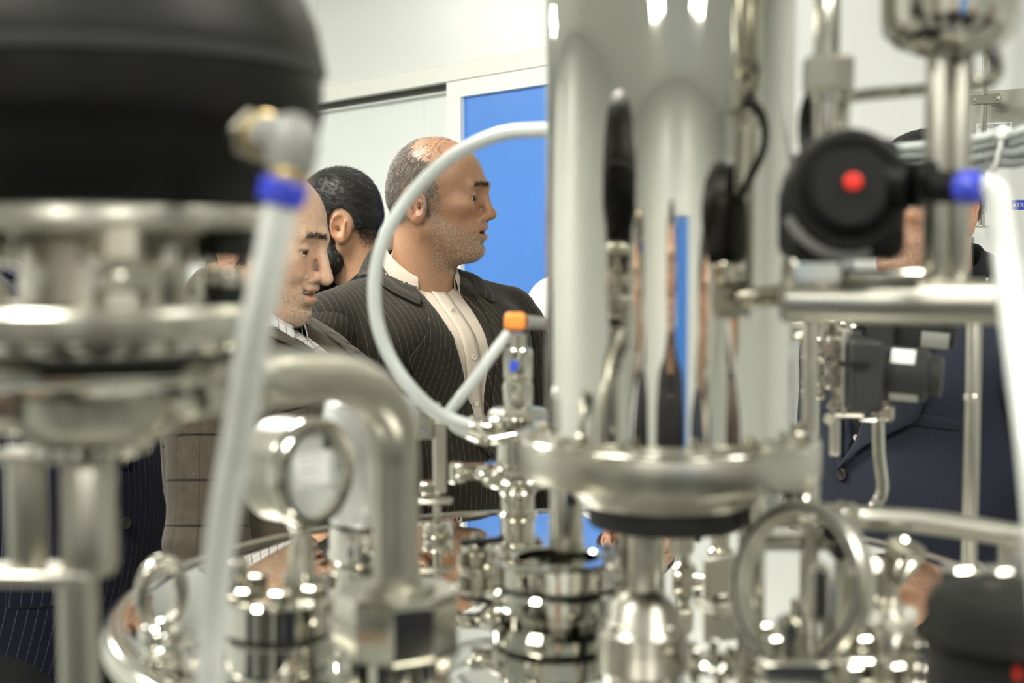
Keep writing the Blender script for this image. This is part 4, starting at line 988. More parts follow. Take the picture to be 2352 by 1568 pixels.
def left_valve():
    Y = .68; px = 240
    x = W(px, 700, Y).x
    t = thing('diaphragm_valve', 'big steel diaphragm valve on a pipe stand under a large black actuator', 'valve', (x, Y, 0))
    L = lambda n, m, pr, seg=64, p=px: vlathe(n, m, t, p, Y, pr, seg)
    L('actuator_cap', 'black_satin', [(492, 152), (494, 146), (488, 110), (478, 62), (452, 0), (400, -90), (300, -170), (160, -215), (0, -225)], 96)
    L('seam_ring', 'dark_grey_plastic', [(490, 176), (500, 172), (501, 150), (492, 145)], 96)
    L('actuator_body', 'black_plastic', [(375, 468), (382, 440), (400, 392), (452, 345), (488, 300), (496, 262), (494, 172)], 96)
    L('upper_flange', 'steel_satin', [(300, 535), (352, 528), (366, 512), (366, 482), (355, 466)], 96)
    L('bonnet', 'steel_satin', [(188, 700), (188, 560), (215, 535), (215, 525)], 64)
    for a in (-.15, .85, 1.9, 2.9, 4.0, 5.1):
        R = S(305, Y); q = Vector((x + R * math.cos(a), Y + R * math.sin(a), 0)); zt = zof(530, Y)
        MB().hexn(q + Vector((0, 0, zt - .013)), .0125, .014).build('nut', 'black_satin' if a < 0 else 'steel', t, 30)
        MB().hexn(q + Vector((0, 0, zof(700, Y) - .001)), .0115, .011).build('nut', 'black_satin' if a < 0 else 'steel', t, 30)
        MB().lathe(q, rounded(.006, zof(700, Y), zof(700, Y) + .017), seg=20).build('stud', 'steel', t)
    for k in range(8):
        a = k * math.pi / 4 + .2; R = S(205, Y); bolt(t, Vector((x + R * math.cos(a), Y + R * math.sin(a), zof(552, Y) - .012)), .0075, .014, hexh=False, mat='steel')
    L('lower_plate', 'steel_satin', [(330, 770), (348, 762), (352, 745), (352, 712), (342, 698), (200, 694)], 96)
    L('step', 'steel', [(300, 800), (306, 790), (306, 768)], 64)
    L('diaphragm_gasket', 'rubber', [(290, 822), (296, 812), (296, 797)], 64)
    # forged body: square flange, through pipe and the weir bulge
    MB().box((x, Y, zof(846, Y)), (S(560, Y), S(500, Y), S(52, Y)), Matrix.Rotation(.35, 3, 'Z')).build('body_flange', 'steel', t, bevel=.006)
    for i, j in ((-1, -1), (1, -1), (1, 1), (-1, 1)):
        v = Matrix.Rotation(.35, 3, 'Z') @ Vector((i * S(225, Y), j * S(200, Y), 0)); bolt(t, Vector((x + v.x, Y + v.y, zof(872, Y) - .013)), .0095, .014)
    MB().tube([W(-160, 905, Y), W(60, 905, Y), W(240, 900, Y), W(430, 880, Y), W(560, 868, Y + .02)], [S(95, Y), S(95, Y), S(105, Y), S(82, Y), S(72, Y)], 40).build('through_pipe', 'steel', t)
    n = 24; MB().tube([Vector((x + S(-30, Y) + S(165, Y) * math.cos(a), Y - S(70, Y), zof(880, Y) + S(128, Y) * math.sin(a))) for a in np.linspace(math.pi * 1.02, math.pi * 1.98, n)], S(34, Y), 20, False).build('weir_rib', 'steel_satin', t)
    L('lower_body', 'steel_satin', [(110, 1012), (150, 1000), (185, 960), (200, 900)], 64)
    MB().lathe(W(555, 868, Y + .018), rounded(S(86, Y), 0, .012), (1, -.0, 0), 40).build('pipe_clamp', 'steel', t)
    # stand
    L('clamp_ring', 'steel', [(128, 1040), (136, 1034), (136, 1014), (126, 1008)], 48, 205)
    L('stand_upper', 'steel_satin', [(52, 1318), (64, 1296), (66, 1250), (62, 1060), (50, 1036)], 40, 205)
    vlathe('stand_pole', 'steel_satin', t, 200, Y, [(46, 3300), (46, 1310)], 40); MB().lathe((W(200, 2000, Y).x, Y, 0), [(.09, 0), (.09, .012), (.02, .03)], seg=40).build('stand_foot', 'steel', t)
    L('side_tube', 'steel_satin', [(40, 1300), (44, 1290), (44, 1070), (40, 1030)], 32, 62)
    MB().box(W(90, 1045, Y), (S(190, Y), .02, S(30, Y))).build('cross_plate', 'steel_satin', t, bevel=.002)
    MB().box(W(95, 1318, Y), (S(250, Y), .026, S(34, Y))).build('cross_plate', 'steel_satin', t, bevel=.002)
    # push-in air fitting on the actuator
    f = thing('elbow_fitting', 'grey elbow air fitting with a blue collar on the large black actuator', 'fitting', W(600, 315, .607))
    ax = Vector((.55, -.84, 0)).normalized(); p = W(580, 312, .612)
    MB().hexn(p - ax * .004, S(62, .6), .008, ax).build('hex_base', 'steel_satin', f, 30); MB().lathe(p, rounded(S(52, .6), .004, .014), ax, 32).build('thread_nut', 'brass', f)
    q = W(672, 318, .588)
    MB().tube([p + ax * .01, p.lerp(q, .8), q, W(672, 345, .586), W(664, 392, .585)], [.0085, .0095, .0105, .0105, .0098], 24).build('elbow', 'grey_plastic', f)
    d = (W(640, 470, .585) - W(668, 370, .585)).normalized(); k = W(665, 388, .585)
    MB().lathe(k, rounded(.0092, 0, .006), d, 28).build('brass_ring', 'brass', f); MB().lathe(k, [(.0085, .004), (.0102, .006), (.0096, .014), (.0074, .016)], d, 28).build('collet', 'blue_plastic', f)
    tb = MB().tube([k + d * .008, W(640, 500, .585), W(607, 660, .59), W(578, 800, .60), W(556, 950, .615), W(528, 1100, .63), W(503, 1270, .645), W(490, 1420, .655), W(482, 1560, .66), W(476, 1760, .67), W(470, 2050, .69)], .0070, 24)
    P(tb.build('air_tube', 'tube_white'), 'long white air tube hanging from the large black actuator', 'tube')

def right_actuator():
    Y = .79
    t = thing('actuator', 'black round actuator with a red indicator dot on the steel crossbar', 'actuator', W(1935, 640, Y))
    c = W(1945, 438, Y); ax = Vector((-.12, -1, .0)).normalized()
    MB().box(W(1930, 505, Y + .03), (S(262, Y), .06, S(190, Y))).build('housing', 'black_plastic', t, bevel=.008)
    MB().lathe(c, [(S(128, Y), -.05), (S(140, Y), -.03), (S(142, Y), .002), (S(134, Y), .010), (S(112, Y), .013)], ax, 64).build('drum', 'black_plastic', t)
    MB().ring(c, [(S(112, Y), .010), (S(128, Y), .010), (S(125, Y), .0145), (S(114, Y), .0145)], ax, 64).build('face_ring', 'black_satin', t)
    MB().lathe(c, [(S(84, Y), .010), (S(84, Y), .017), (S(78, Y), .020)], ax, 48).build('cap', 'black_satin', t)
    MB().lathe(c + Vector((S(4, Y), 0, S(16, Y))), [(S(20, Y), .018), (S(20, Y), .0215), (S(14, Y), .023)], ax, 24).build('indicator', 'red_plastic', t)
    MB().tube([c + ax * .004 + Vector((S(146, Y) * math.cos(a), 0, S(146, Y) * math.sin(a))) for a in np.linspace(math.radians(205), math.radians(290), 18)], S(13, Y), 12, False).build('clip_arc', 'grey_plastic', t)
    MB().tube([W(2010, 345, Y + .01), W(2040, 352, Y)], S(32, Y), 20, False).build('lug', 'black_plastic', t)
    MB().tube([W(2040, 420, Y - .005), W(2105, 425, Y - .02)], [S(60, Y), S(52, Y)], 28, False).build('side_boss', 'black_plastic', t)
    MB().hexn(W(2100, 425, Y - .02), S(54, Y), S(50, Y), Vector((1, -.12, 0)), phase=.1).build('fitting_nut', 'black_plastic', t, 30)
    MB().tube([W(2140, 428, Y - .028), W(2215, 430, Y - .035)], S(36, Y), 24, False).build('fitting_stem', 'black_plastic', t)
    dk = (W(2240, 432, Y - .04) - W(2200, 430, Y - .03)).normalized()
    MB().lathe(W(2200, 430, Y - .033), [(S(30, Y), 0), (S(38, Y), .004), (S(36, Y), .012), (S(26, Y), .016)], dk, 28).build('collet', 'blue_plastic', t)
    tb = MB().tube([W(2225, 431, Y - .036), W(2262, 428, Y - .042), W(2288, 448, Y - .046), W(2300, 510, Y - .05), W(2312, 620, Y - .06), W(2330, 760, Y - .08), W(2350, 900, Y - .10), W(2374, 1100, Y - .125), W(2400, 1400, Y - .14), W(2440, 2000, Y - .14), W(2480, 2900, Y - .13), W(2500, 4200, Y - .12)], .0068, 24)
    P(tb.build('air_tube', 'tube_white'), 'white air tube curving down from the red-dot actuator', 'tube')
    # crossbar
    Y = .83
    s = thing('crossbar', 'thick horizontal steel crossbar carrying the red-dot actuator', 'bar', W(2050, 690, Y))
    MB().tube([W(1797, 688, Y), W(1850, 689, Y), W(2298, 694, Y)], S(52, Y), 40, False).build('bar', 'steel_satin', s)
    MB().lathe(W(2292, 694, Y), rounded(S(58, Y), 0, .006), (1, 0, 0), 40).build('end_cap', 'steel_satin', s)
    hz = W(1930, 505, .82).z - S(95, .79) + .0015; z_ = zof(655, Y); x_ = W(1865, 631, Y).x; MB().box((x_, Y, (hz + z_) / 2), (S(120, Y), .03, hz - z_)).build('saddle', 'steel', s, bevel=.003); MB().box(W(2020, 630, Y), (S(185, Y), .03, S(28, Y))).build('saddle', 'steel', s, bevel=.003)
    px_ = Vector((.217, 1.03, 0))
    MB().lathe(px_, rounded(.0058, LID - .001, zof(640, 1.03)), seg=32).build('post', 'steel_satin', s)
    MB().tube([W(1900, 690, Y), Vector((px_.x, px_.y, zof(690, Y)))], .007, 24, False).build('post_arm', 'steel_satin', s)
    MB().lathe(px_, rounded(.012, LID - .001, LID + .008), seg=32).build('post_base', 'steel', s)
    # vertical pipes, cup and thin loop
    Y = .84
    u = thing('twin_pipe', 'pair of vertical steel pipes under a cup-shaped steel pot', 'pipe', W(2180, 640, Y))
    for p in (2152, 2208): MB().lathe((W(p, 380, Y).x, Y if p < 2180 else Y + .006, 0), rounded(S(29, Y), zof(700, Y), zof(70, Y), .001), seg=36).build('pipe', 'steel_satin', u)
    vlathe('pot', 'steel', u, 2183, Y, [(60, 128), (118, 110), (148, 78), (155, 40), (157, -160), (150, -170)], 64)
    MB().tube([W(2262, 90, Y), W(2284, 130, Y), W(2288, 165, Y + .005), W(2266, 185, Y + .022), W(2230, 192, Y + .032)], S(19, Y), 20).build('outlet_bend', 'steel', u)
    a = MB().tube([W(1942, 425, .843), W(1940, 345, .846), W(1938, 270, .850), W(1943, 232, .853), W(1972, 219, .856), W(2060, 211, .862), W(2110, 207, .868), W(2180, 199, .872), W(2234, 191, .872)], S(14, .86), 18)
    P(a.build('thin_pipe', 'steel'), 'thin steel pipe bent across to the twin pipes above the actuator', 'pipe')
    Y = .845
    v = thing('nut_pipe', 'single vertical steel pipe with a hexagonal nut above the red-dot actuator', 'pipe', W(1900, 340, Y))
    vcyl('pipe', 'steel', v, 1899, Y, 29, 425, -200); MB().hexn((W(1902, 170, Y).x, Y, zof(214, Y)), S(62, Y), S(82, Y), phase=.45).build('nut', 'steel_satin', v, 30)
    vlathe('ferrule', 'steel', v, 1899, Y, [(36, 232), (38, 224), (38, 212)], 32)
    MB().tube([W(1890, 182, .852), W(1870, 208, .870), W(1852, 262, .885), W(1852, 330, .885), W(1874, 395, .865), W(1890, 445, .846)], S(17, .88), 16).build('back_hose', 'black_satin', v)
    # cable bundle with tie
    cen = [Vector((.2385, 1.032, 1.562)), Vector((.248, 1.09, 1.60)), W(1990, 379, 1.28), W(2080, 370, 1.28), W(2180, 362, 1.25), W(2290, 342, 1.23), W(2420, 308, 1.20), Vector((.66, 1.16, 1.79)), Vector((.80, 1.16, 2.05)), Vector((.86, 1.18, CEIL + .004))]
    dense = MB().tube(cen, .001, 3).v; dense = [(dense[k] + dense[k + 1] + dense[k + 2]) / 3 for k in range(0, len(dense), 3)]
    for i, (a_, b_) in enumerate(((.0, .0126), (.002, .0042), (-.002, -.0042), (.001, -.0126))):
        pts = []
        for k, p in enumerate(dense):
            tg_ = (dense[min(k + 1, len(dense) - 1)] - dense[max(k - 1, 0)]).normalized(); n1 = Vector((0, 1, 0)); n1 = (n1 - tg_ * n1.dot(tg_)).normalized(); n2 = n1.cross(tg_); n2 = n2 if n2.dot(Vector((-.5, 0, 1))) > 0 else -n2
            pts.append(p + n1 * a_ + n2 * b_)
        c = MB().tube(pts, .0040, 14, False)
        P(c.build('grey_cable', 'cable_grey' if i else 'hose_grey'), ('pale grey cable on top of the tied bundle', 'dark grey cable just under the pale one in the tied bundle', 'dark grey cable next to the lowest in the tied bundle', 'dark grey cable lowest in the tied bundle')[i], 'cable', 'cables of the tied bundle')
    tc_ = min(dense, key=lambda p: abs(p.x / p.y * F + 1176 - 2286)); q = Matrix.Rotation(.2, 3, 'Y')
    tie = thing('cable_tie', 'white cable tie round the grey cable bundle', 'cable tie', tc_)
    MB().tube([tc_ + q @ Vector((0, .0084 * math.cos(a), .0186 * math.sin(a))) for a in np.linspace(0, 2 * math.pi, 25)], .0024, 8, False).build('band', 'white_plastic', tie)
    MB().box(tc_ + Vector((.002, -.0085, .013)), (.010, .008, .010)).build('head', 'white_plastic', tie, bevel=.001)

def manifold():
    Y = 1.30
    def motor(label, y, x0, x1, Yd, st, blk=True):
        t = thing('valve_motor', label, 'motor', W(x0, y + 60, Yd))
        dv = (W(x1, y + 14, Yd - .02) - W(x0 + 60, y, Yd)).normalized()
        MB().box(W(x0 + 36, y + 4, Yd), (S(72, Yd), .075, S(158, Yd))).build('gearbox', 'dark_grey_plastic', t, bevel=.003)
        MB().box(W(x0 + 30, y - 16, Yd - .039), (S(66, Yd), .004, S(10, Yd))).build('rib', 'black_satin', t)
        o = W(x0 + 66, y, Yd); Lm = S(x1 - x0 - 66, Yd)
        MB().lathe(o, [(S(48, Yd), 0), (S(58, Yd), .006), (S(62, Yd), .012), (S(62, Yd), Lm * .76), (S(56, Yd), Lm * .80), (S(46, Yd), Lm * .82), (S(47, Yd), Lm * .97), (S(40, Yd), Lm)], dv, 48).build('barrel', 'dark_grey_plastic', t)
        for (sx0, sx1, a0, a1, m_) in st:
            R = S(62.8, Yd); u1 = dv; n1 = Vector((0, -1, 0)); n1 = (n1 - u1 * n1.dot(u1)).normalized(); n2 = u1.cross(n1); n2 = n2 if n2.z > 0 else -n2
            vs = [o + u1 * S(s_, Yd) + (n1 * math.cos(a) + n2 * math.sin(a)) * R for s_ in (sx0, sx1) for a in np.linspace(a0, a1, 7)]
            MB().add(vs, [(i, i + 1, i + 8, i + 7) for i in range(6)]).build('sticker', m_, t)
        return t
    motor('dark grey valve motor with a bright white sticker below the crossbar', 852, 1934, 2160, 1.265, [(46, 98, .45, 1.15, 'paper_white'), (48, 110, -1.3, -.75, 'sticker_grey')])
    motor('second dark valve motor tucked directly under the crossbar', 738, 1960, 2192, 1.36, [(90, 150, -.9, -.2, 'sticker_grey')])
    t = fitting('valve_manifold', 'cluster of small steel valve blocks and tubes holding the valve motors', 'manifold', 1868, Y)
    vcyl('tube', 'steel', t, 1866, Y, 15, lid_y(Y) + 2, 700)
    for y, h in ((790, 40), (850, 70), (905, 24)): MB().box(W(1866, y, Y), (S(48, Y), .026, S(h, Y))).build('block', 'steel', t, bevel=.003)
    for y, h in ((800, 60), (860, 66)): MB().box(W(1908, y, 1.285), (S(38, Y), .03, S(h, Y))).build('block', 'steel_satin', t, bevel=.003)
    for y in (800, 830, 868): bolt(t, W(1898, y, 1.27), .0055, .008, (0, -1, 0))
    MB().tube([W(1790, 770, 1.29), W(1850, 764, 1.29), W(1945, 748, 1.30), W(1985, 744, 1.345)], S(13, Y), 14).build('top_tube', 'steel', t)
    MB().tube([W(1800, 745, 1.285), W(1900, 742, 1.285), W(1960, 752, 1.285)], S(9, Y), 14).build('top_tube', 'steel', t)
    for x_ in (1895, 1925, 1948): vcyl('clip', 'steel', t, x_, 1.275, 9, 782, 735)
    MB().box(W(1926, 850, 1.27), (S(10, Y), .05, S(190, Y))).build('mount_plate', 'steel_satin', t, bevel=.001)
    MB().tube([W(1915, 948, 1.265), W(1980, 948, 1.265)], S(13, Y), 18, False).build('clamp_tube', 'steel', t)
    MB().box(W(2030, 945, 1.265), (S(34, Y), .024, S(40, Y))).build('clamp_block', 'steel', t, bevel=.003)
    for y in (936, 962): MB().tube([W(1975, y, 1.262), W(2022, y, 1.262)], S(5, Y), 10, False).build('clamp_screw', 'steel', t)
    for x_, y in ((1912, 930), (1902, 962), (1930, 935)): bolt(t, W(x_, y, 1.26), .0055, .008, (0, -1, 0))
    MB().box(W(1917, 1000, 1.265), (S(22, Y), .010, S(90, Y))).build('link_plate', 'steel_satin', t, bevel=.002)
    MB().tube([W(2016, 950, 1.265), W(2018, 1040, 1.265), W(2026, 1110, 1.265), W(2022, 1140, 1.265), W(2008, 1165, 1.265), W(2004, 1190, 1.265)], S(14, Y), 16).build('drop_tube', 'steel', t)
    p = thing('standpipe', 'slender vertical steel standpipe in front of the navy suit', 'pipe', foot(2231, 1.15))
    vcyl('pipe', 'steel_satin', p, 2232, 1.15, 17, lid_y(1.15) + 3, 700); vlathe('weld_ring', 'steel', p, 2232, 1.15, [(17, 916), (19, 913), (19, 909), (17, 906)], 24)
    vlathe('base', 'steel', p, 2232, 1.15, [(34, lid_y(1.15) + 2), (34, 1300), (18, 1290)], 24)

def handle_and_cover():
    Y = .97
    t = fitting('lid_handle', 'long steel handle bar over the hinged cover', 'handle', 1945, Y)
    MB().tube([W(1935, 1186, Y), W(2000, 1190, Y), W(2120, 1198, Y - .005), W(2250, 1216, Y - .015), W(2420, 1246, Y - .03)], S(28, Y), 24).build('bar', 'steel_satin', t)
    vlathe('knob', 'steel', t, 1940, Y, [(20, 1232), (38, 1214), (43, 1190), (36, 1166), (16, 1152)], 32)
    vcyl('post', 'steel_satin', t, 1945, Y, 30, lid_y(Y) + 3, 1215)
    for x_, y in ((1900, 1178), (1905, 1218), (1925, 1260)): bolt(t, W(x_, y, Y - .01), .0075, .008, (0, -1, 0))
    MB().lathe(foot(2345, .955), rounded(.011, -.001, zof(1230, .955) - LID), seg=24).build('far_post', 'steel_satin', t)
    MB().box(W(1840, 1190, Y), (S(150, Y), .03, S(26, Y))).build('bridge', 'steel', t, bevel=.004)
    MB().box(W(1835, 1240, Y + .02), (S(190, Y), .03, S(36, Y))).build('bridge', 'steel_satin', t, bevel=.004)
    vcyl('bridge_post', 'steel_satin', t, 1862, Y, 18, lid_y(Y) + 3, 1080); vcyl('spacer', 'steel', t, 1830, Y, 34, 1160, 1085)
    # round cover ring standing upright with hinge pins
    Y = .86
    c = thing('hinged_cover', 'upright round steel cover ring with thick hinge pins at the lid front', 'cover', foot(1880, Y))
    ctr = W(1838, 1342, Y); ax = Vector((-.75, -.60, .22)).normalized()
    MB().ring(ctr, [(S(165, Y), -.006), (S(192, Y), -.006), (S(196, Y), -.003), (S(196, Y), .004), (S(190, Y), .007), (S(165, Y), .007)], ax, 72).build('ring', 'steel_satin', c)
    MB().torus(ctr + ax * .006, S(178, Y), S(7, Y), ax, 72).build('gasket', 'rubber', c)
    for x_, y0, y1, r_ in ((1880, 1395, 1268, 27), (1812, 1500, 1384, 30)):
        MB().lathe((W(x_, (y0 + y1) / 2, Y - .03).x, Y - .03, 0), [(S(r_ * .5, Y), zof(y0, Y)), (S(r_, Y), zof(y0 - 12, Y)), (S(r_, Y), zof(y1 + 12, Y)), (S(r_ * .5, Y), zof(y1, Y))], seg=32).build('hinge_pin', 'steel', c)
    vcyl('hinge_post', 'steel', c, 1905, Y - .02, 24, lid_y(Y - .02) + 3, 1330)
    MB().box((W(1850, 1500, Y).x, Y - .015, LID + .012), (.07, .05, .026)).build('hinge_block', 'steel', c, bevel=.004)
    hb = Vector((W(1850, 1500, Y).x, Y - .015, LID + .0245)); ff = W(1990, 1556, Y - .04)
    for p in (hb + Vector((-.026, -.016, 0)), hb + Vector((-.026, .014, 0)), hb + Vector((.026, -.016, 0)), ff + Vector((-.012, -.012, 0)), ff + Vector((.013, -.010, 0))): bolt(c, p, .0068, .012)
    for x_ in (1938, 2036): vcyl('pin', 'steel', c, x_, Y - .035, 17, lid_y(Y - .035) + 2, 1445)
    vlathe('foot_flange', 'steel', c, 1990, Y - .04, [(96, lid_y(Y - .04) + 2), (100, 1575), (96, 1560), (60, 1552)], 48)
    # nozzle with a tilted cone cap
    n = fitting('spray_nozzle', 'steel nozzle with a tilted conical cap behind the hinged cover', 'nozzle', 2040, .95)
    Y = .95
    vlathe('stem', 'steel_satin', n, 2036, Y, [(52, lid_y(Y) + 3), (54, 1460), (64, 1446), (66, 1410), (44, 1388), (28, 1378), (26, 1290)], 40)
    d = (W(2092, 1238, Y - .01) - W(2048, 1345, Y)).normalized(); MB().lathe(W(2044, 1352, Y), [(S(16, Y), 0), (S(22, Y), .006), (S(44, Y), .026), (S(46, Y), .030), (S(44, Y), .034), (S(36, Y), .032)], d, 36).build('cone_cap', 'steel', n)
    for x_, y, o_ in ((2000, 1300, .004), (2000, 1420, .013), (2080, 1412, .011), (2040, 1440, .016)): bolt(n, W(x_, y, Y - o_), .0066, .009, (0, -1, .3))
    vcyl('side_pin', 'steel', n, 2000, Y, 22, lid_y(Y) + 2, 1285); MB().lathe(W(2110, 1500, .90), rounded(.013, -.012, .010)).build('cap_nut', 'steel', n)
    vcyl('cap_post', 'steel', n, 2110, .90, 22, lid_y(.90) + 3, 1490)
    # small fittings on the lid behind the column
    Y = 1.12; k = fitting('needle_valve', 'small hex-headed steel needle valve beside the column under the polished cylinder', 'valve', 1570, Y)
    MB().hexn((W(1566, 1240, Y).x, Y, zof(1268, Y)), S(32, Y), S(56, Y)).build('hex_cap', 'steel_satin', k, 30)
    vcyl('stem', 'steel', k, 1572, Y, 13, 1338, 1262, 20); vlathe('body', 'steel', k, 1572, Y, [(34, lid_y(Y) + 2), (34, 1345), (27, 1338), (27, 1300), (16, 1292)], 32)
    MB().tube([W(1548, 1322, Y - .005), W(1640, 1330, Y)], S(13, Y), 16, False).build('side_arm', 'steel', k); MB().hexn(W(1630, 1329, Y), S(30, Y), .014, (1, 0, 0)).build('side_nut', 'steel', k, 30)
    Y = 1.2; k = fitting('sample_valve', 'steel sample valve with a black lever beyond the needle valve', 'valve', 1655, Y)
    vlathe('body', 'steel', k, 1655, Y, [(30, lid_y(Y) + 2), (30, 1262), (22, 1256), (22, 1225), (34, 1220), (34, 1205)], 32)
    MB().tube([W(1655, 1212, Y), W(1610, 1206, Y - .02), W(1600, 1240, Y - .03)], S(10, Y), 14).build('lever', 'black_satin', k); bolt(k, W(1655, 1206, Y), .007, .006)
    Y = 1.06; k = fitting('angle_bracket', 'bent steel angle bracket on the lid between the column and the cover', 'bracket', 1665, Y)
    q = Matrix.Rotation(.5, 3, 'Z'); MB().box(foot(1668, Y) + Vector((0, 0, .016)), (.036, .004, .034), q).build('upright', 'steel_satin', k, bevel=.001); MB().box(foot(1668, Y) + Vector((0, -.012, .0015)), (.04, .03, .004), q).build('base', 'steel_satin', k, bevel=.001)
    bolt(k, foot(1668, Y) + Vector((-.005, -.018, .003)), .006, .006)
    # small pairs of nuts along the front
    Y = .90; k = fitting('blank_port', 'low capped steel port in front of the column under the polished cylinder', 'port', 1640, Y)
    vlathe('body', 'steel', k, 1640, Y, [(64, lid_y(Y) + 2), (66, 1515), (60, 1508), (40, 1504)], 40)
    for a in range(5): bolt(k, foot(1640, Y) + Vector((.0135 * math.cos(a * 1.257), .0135 * math.sin(a * 1.257), .004)), .0036, .0065)

def corner_actuator():
    Y = .72; t = thing('corner_actuator', 'black plastic actuator on a floor stand by the hinged cover', 'actuator', (foot(2290, Y).x, Y, 0))
    c = W(2290, 1500, Y)
    MB().lathe((c.x, Y, 0), [(.024, LID), (.026, LID + .01), (.034, LID + .02), (.036, LID + .03), (.036, zof(1400, Y)), (.033, zof(1360, Y)), (.022, zof(1338, Y)), (.006, zof(1330, Y))], seg=64).build('housing', 'black_satin', t)
    MB().tube([W(2170, 1430, Y), W(2230, 1440, Y)], S(44, Y), 24, False).build('side_boss', 'black_plastic', t)
    MB().lathe((c.x, Y, zof(1470, Y)), [(.0365, -.003), (.0378, -.002), (.0378, .002), (.0365, .003)], seg=64).build('band', 'black_plastic', t)
    MB().lathe(W(2345, 1535, Y - .030), rounded(.007, 0, .005), (.3, -1, 0), 20).build('indicator', 'red_plastic', t)
    MB().lathe((c.x, Y, 0), [(.09, 0), (.09, .01), (.02, .025), (.018, .03), (.018, LID + .012)], seg=40).build('stand', 'steel_satin', t)
    bolt(t, W(2195, 1352, Y + .03), .009, .012); bolt(t, W(2290, 1340, Y), .008, .008)

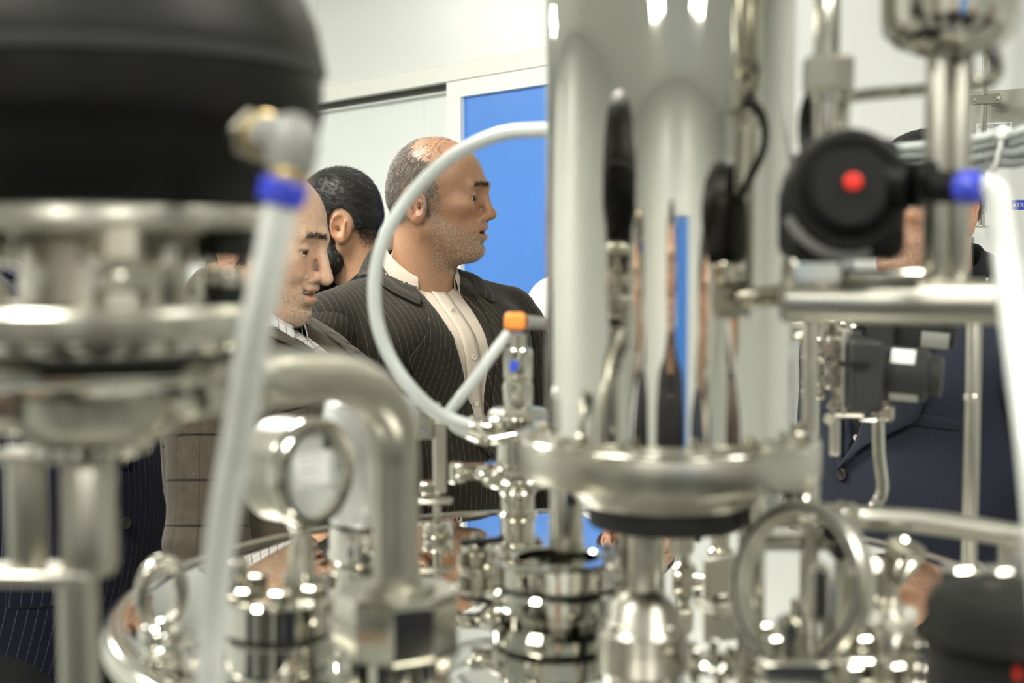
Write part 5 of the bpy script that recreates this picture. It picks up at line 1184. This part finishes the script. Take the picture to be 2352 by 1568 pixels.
def wall_fittings():
    rp, rd, rn = rwall
    def zr(px, py): p = rp(px, 0); return W(px, py, p.y).z
    # steel plate on the right wall
    def slab(px0, px1, y0, y1, o0, o1, pm):
        A, B = rp(px0, 0), rp(px1, 0); z1, z0 = zr(pm, y0), zr(pm, y1)
        vs = [p + rn * o + Vector((0, 0, z)) for p in (A, B) for z in (z0, z1) for o in (o0, o1)]
        return MB().add(vs, [(0, 1, 3, 2), (4, 6, 7, 5), (0, 4, 5, 1), (2, 3, 7, 6), (0, 2, 6, 4), (1, 5, 7, 3)])
    pl = slab(2225, 2620, 206, 362, 0, .006, 2300).build('wall_plate', 'panel_steel', bevel=.001); P(pl, 'brushed steel plate fixed on the white wall behind the tube', 'plate')
    t = thing('wall_tube', 'thin steel compressed-air tube with a clamp and tap on the wall plate', 'pipe', rp(2270, 0, .06))
    x = rp(2270, 0, .06)
    MB().lathe(x, rounded(.0062, zr(2270, 470), 2.6, .001), seg=24).build('tube', 'steel', t)
    cl = MB().box(Vector((x.x, x.y, zr(2270, 234))), (.072, .014, .022), Matrix.Rotation(math.atan2(rd.y, rd.x), 3, 'Z')).build('clamp', 'steel', t, bevel=.002)
    for s in (-1, 1): bolt(cl, Vector((x.x, x.y, zr(2270, 234))) + rd * s * .024 + rn * .006, .0065, .005, rn, hexh=False)
    MB().box(Vector((x.x, x.y, zr(2270, 234))) - rn * .032, (.012, .055, .012), Matrix.Rotation(math.atan2(rd.y, rd.x), 3, 'Z')).build('standoff', 'steel', t)
    MB().lathe(x, [(.007, zr(2270, 492)), (.0125, zr(2270, 488)), (.0125, zr(2270, 458)), (.008, zr(2270, 452))], seg=24).build('tap_body', 'steel', t)
    MB().lathe(x, [(.019, zr(2270, 524)), (.019, zr(2270, 520)), (.008, zr(2270, 518)), (.008, zr(2270, 490))], seg=28).build('tap_ferrule', 'steel', t)
    MB().tube([Vector((x.x, x.y, zr(2270, 477))), Vector((x.x, x.y, zr(2270, 477))) - rd * .024], .006, 14, False).build('tap_arm', 'steel', t)
    for dz in (.006, -.006): bolt(t, Vector((x.x, x.y, zr(2270, 477) + dz)) - rd * .024, .005, .006, rn)
    # chain with tag
    tg = thing('tag', 'small printed metal tag hanging on a chain below the wall tap', 'tag', Vector((x.x, x.y, zr(2252, 540))) - rd * .016)
    for k in range(9):
        z = zr(2255, 486) - (zr(2255, 486) - zr(2255, 545)) * k / 8; MB().torus(Vector((x.x, x.y, z)) - rd * .0245, .0026, .0008, rd if k % 2 else rn, 12, 6).build('chain_link', 'steel', tg)
    pt = MB().box(Vector((x.x, x.y, zr(2252, 557))) - rd * .0225, (.016, .0012, .024), Matrix.Rotation(math.atan2(rd.y, rd.x) + .5, 3, 'Z')).build('plate', 'sticker_grey', tg, 0)
    for k in range(3): MB().box(Vector((x.x, x.y, zr(2252, 557) + .006 - .006 * k)) - rd * .0225 + rn * .0008, (.010, .0014, .002), Matrix.Rotation(math.atan2(rd.y, rd.x) + .5, 3, 'Z')).build('print_line', 'ink_black', pt, 0)
    def text(body, size, p, mat, parent, align='CENTER', cond=1.0):
        cu = bpy.data.curves.new('lettering', 'FONT'); cu.body = body; cu.size = size; cu.align_x = align; cu.align_y = 'CENTER'; cu.extrude = .0002
        o = bpy.data.objects.new('lettering_source', cu); COL.objects.link(o)
        dg = bpy.context.evaluated_depsgraph_get(); me = bpy.data.meshes.new_from_object(o.evaluated_get(dg)); bpy.data.objects.remove(o)
        me.materials.clear(); me.materials.append(MATS[mat]); q = bpy.data.objects.new('lettering', me); COL.objects.link(q)
        R = Matrix((rd, Vector((0, 0, 1)), rd.cross(Vector((0, 0, 1))))).transposed().to_4x4()
        me.transform(Matrix.Translation(p) @ R @ Matrix.Diagonal((cond, 1, 1, 1)))
        if parent is not None: q.parent = parent
        return q
    lb = slab(2236, 2318, 282, 312, .006, .0066, 2275).build('pipe_label', 'paper_white', None, 0); P(lb, 'white label reading CLEAN COMPRESS AIR on the steel wall plate', 'label')
    text('CLEAN COMPRESS AIR', .0112, rp(2277, zr(2277, 290), .0068), 'ink_black', lb, cond=.60)
    bl = slab(2318, 2460, 459, 482, .0, .0008, 2345).build('blue_label', 'ink_blue', None, 0); P(bl, 'blue label strip with white letters on the white wall', 'label')
    text('ATRA TTA', .0135, rp(2320, zr(2345, 471), .0010), 'paper_white', bl, 'LEFT')
    # thin wall pipe far behind the large actuator
    s = wall_s(70); a = wp(s, 0, .05); t = thing('far_pipe', 'thin steel pipe running up the far white wall', 'pipe', a)
    MB().lathe(a, rounded(.018, .0, 2.0, .001), seg=20).build('tube', 'steel_satin', t); b_ = wp(s, 1.2, .02); MB().box(b_, (.06, .06, .03)).build('wall_clip', 'steel', t)

def build_all():
    room(); tank(); steel_cylinder(); left_valve(); people()
    sight_port(); instrument_tree(); left_strip(); gauge_flange(); elbow_union(); eyebolt()
    right_actuator(); manifold(); handle_and_cover(); corner_actuator(); wall_fittings()
build_all()
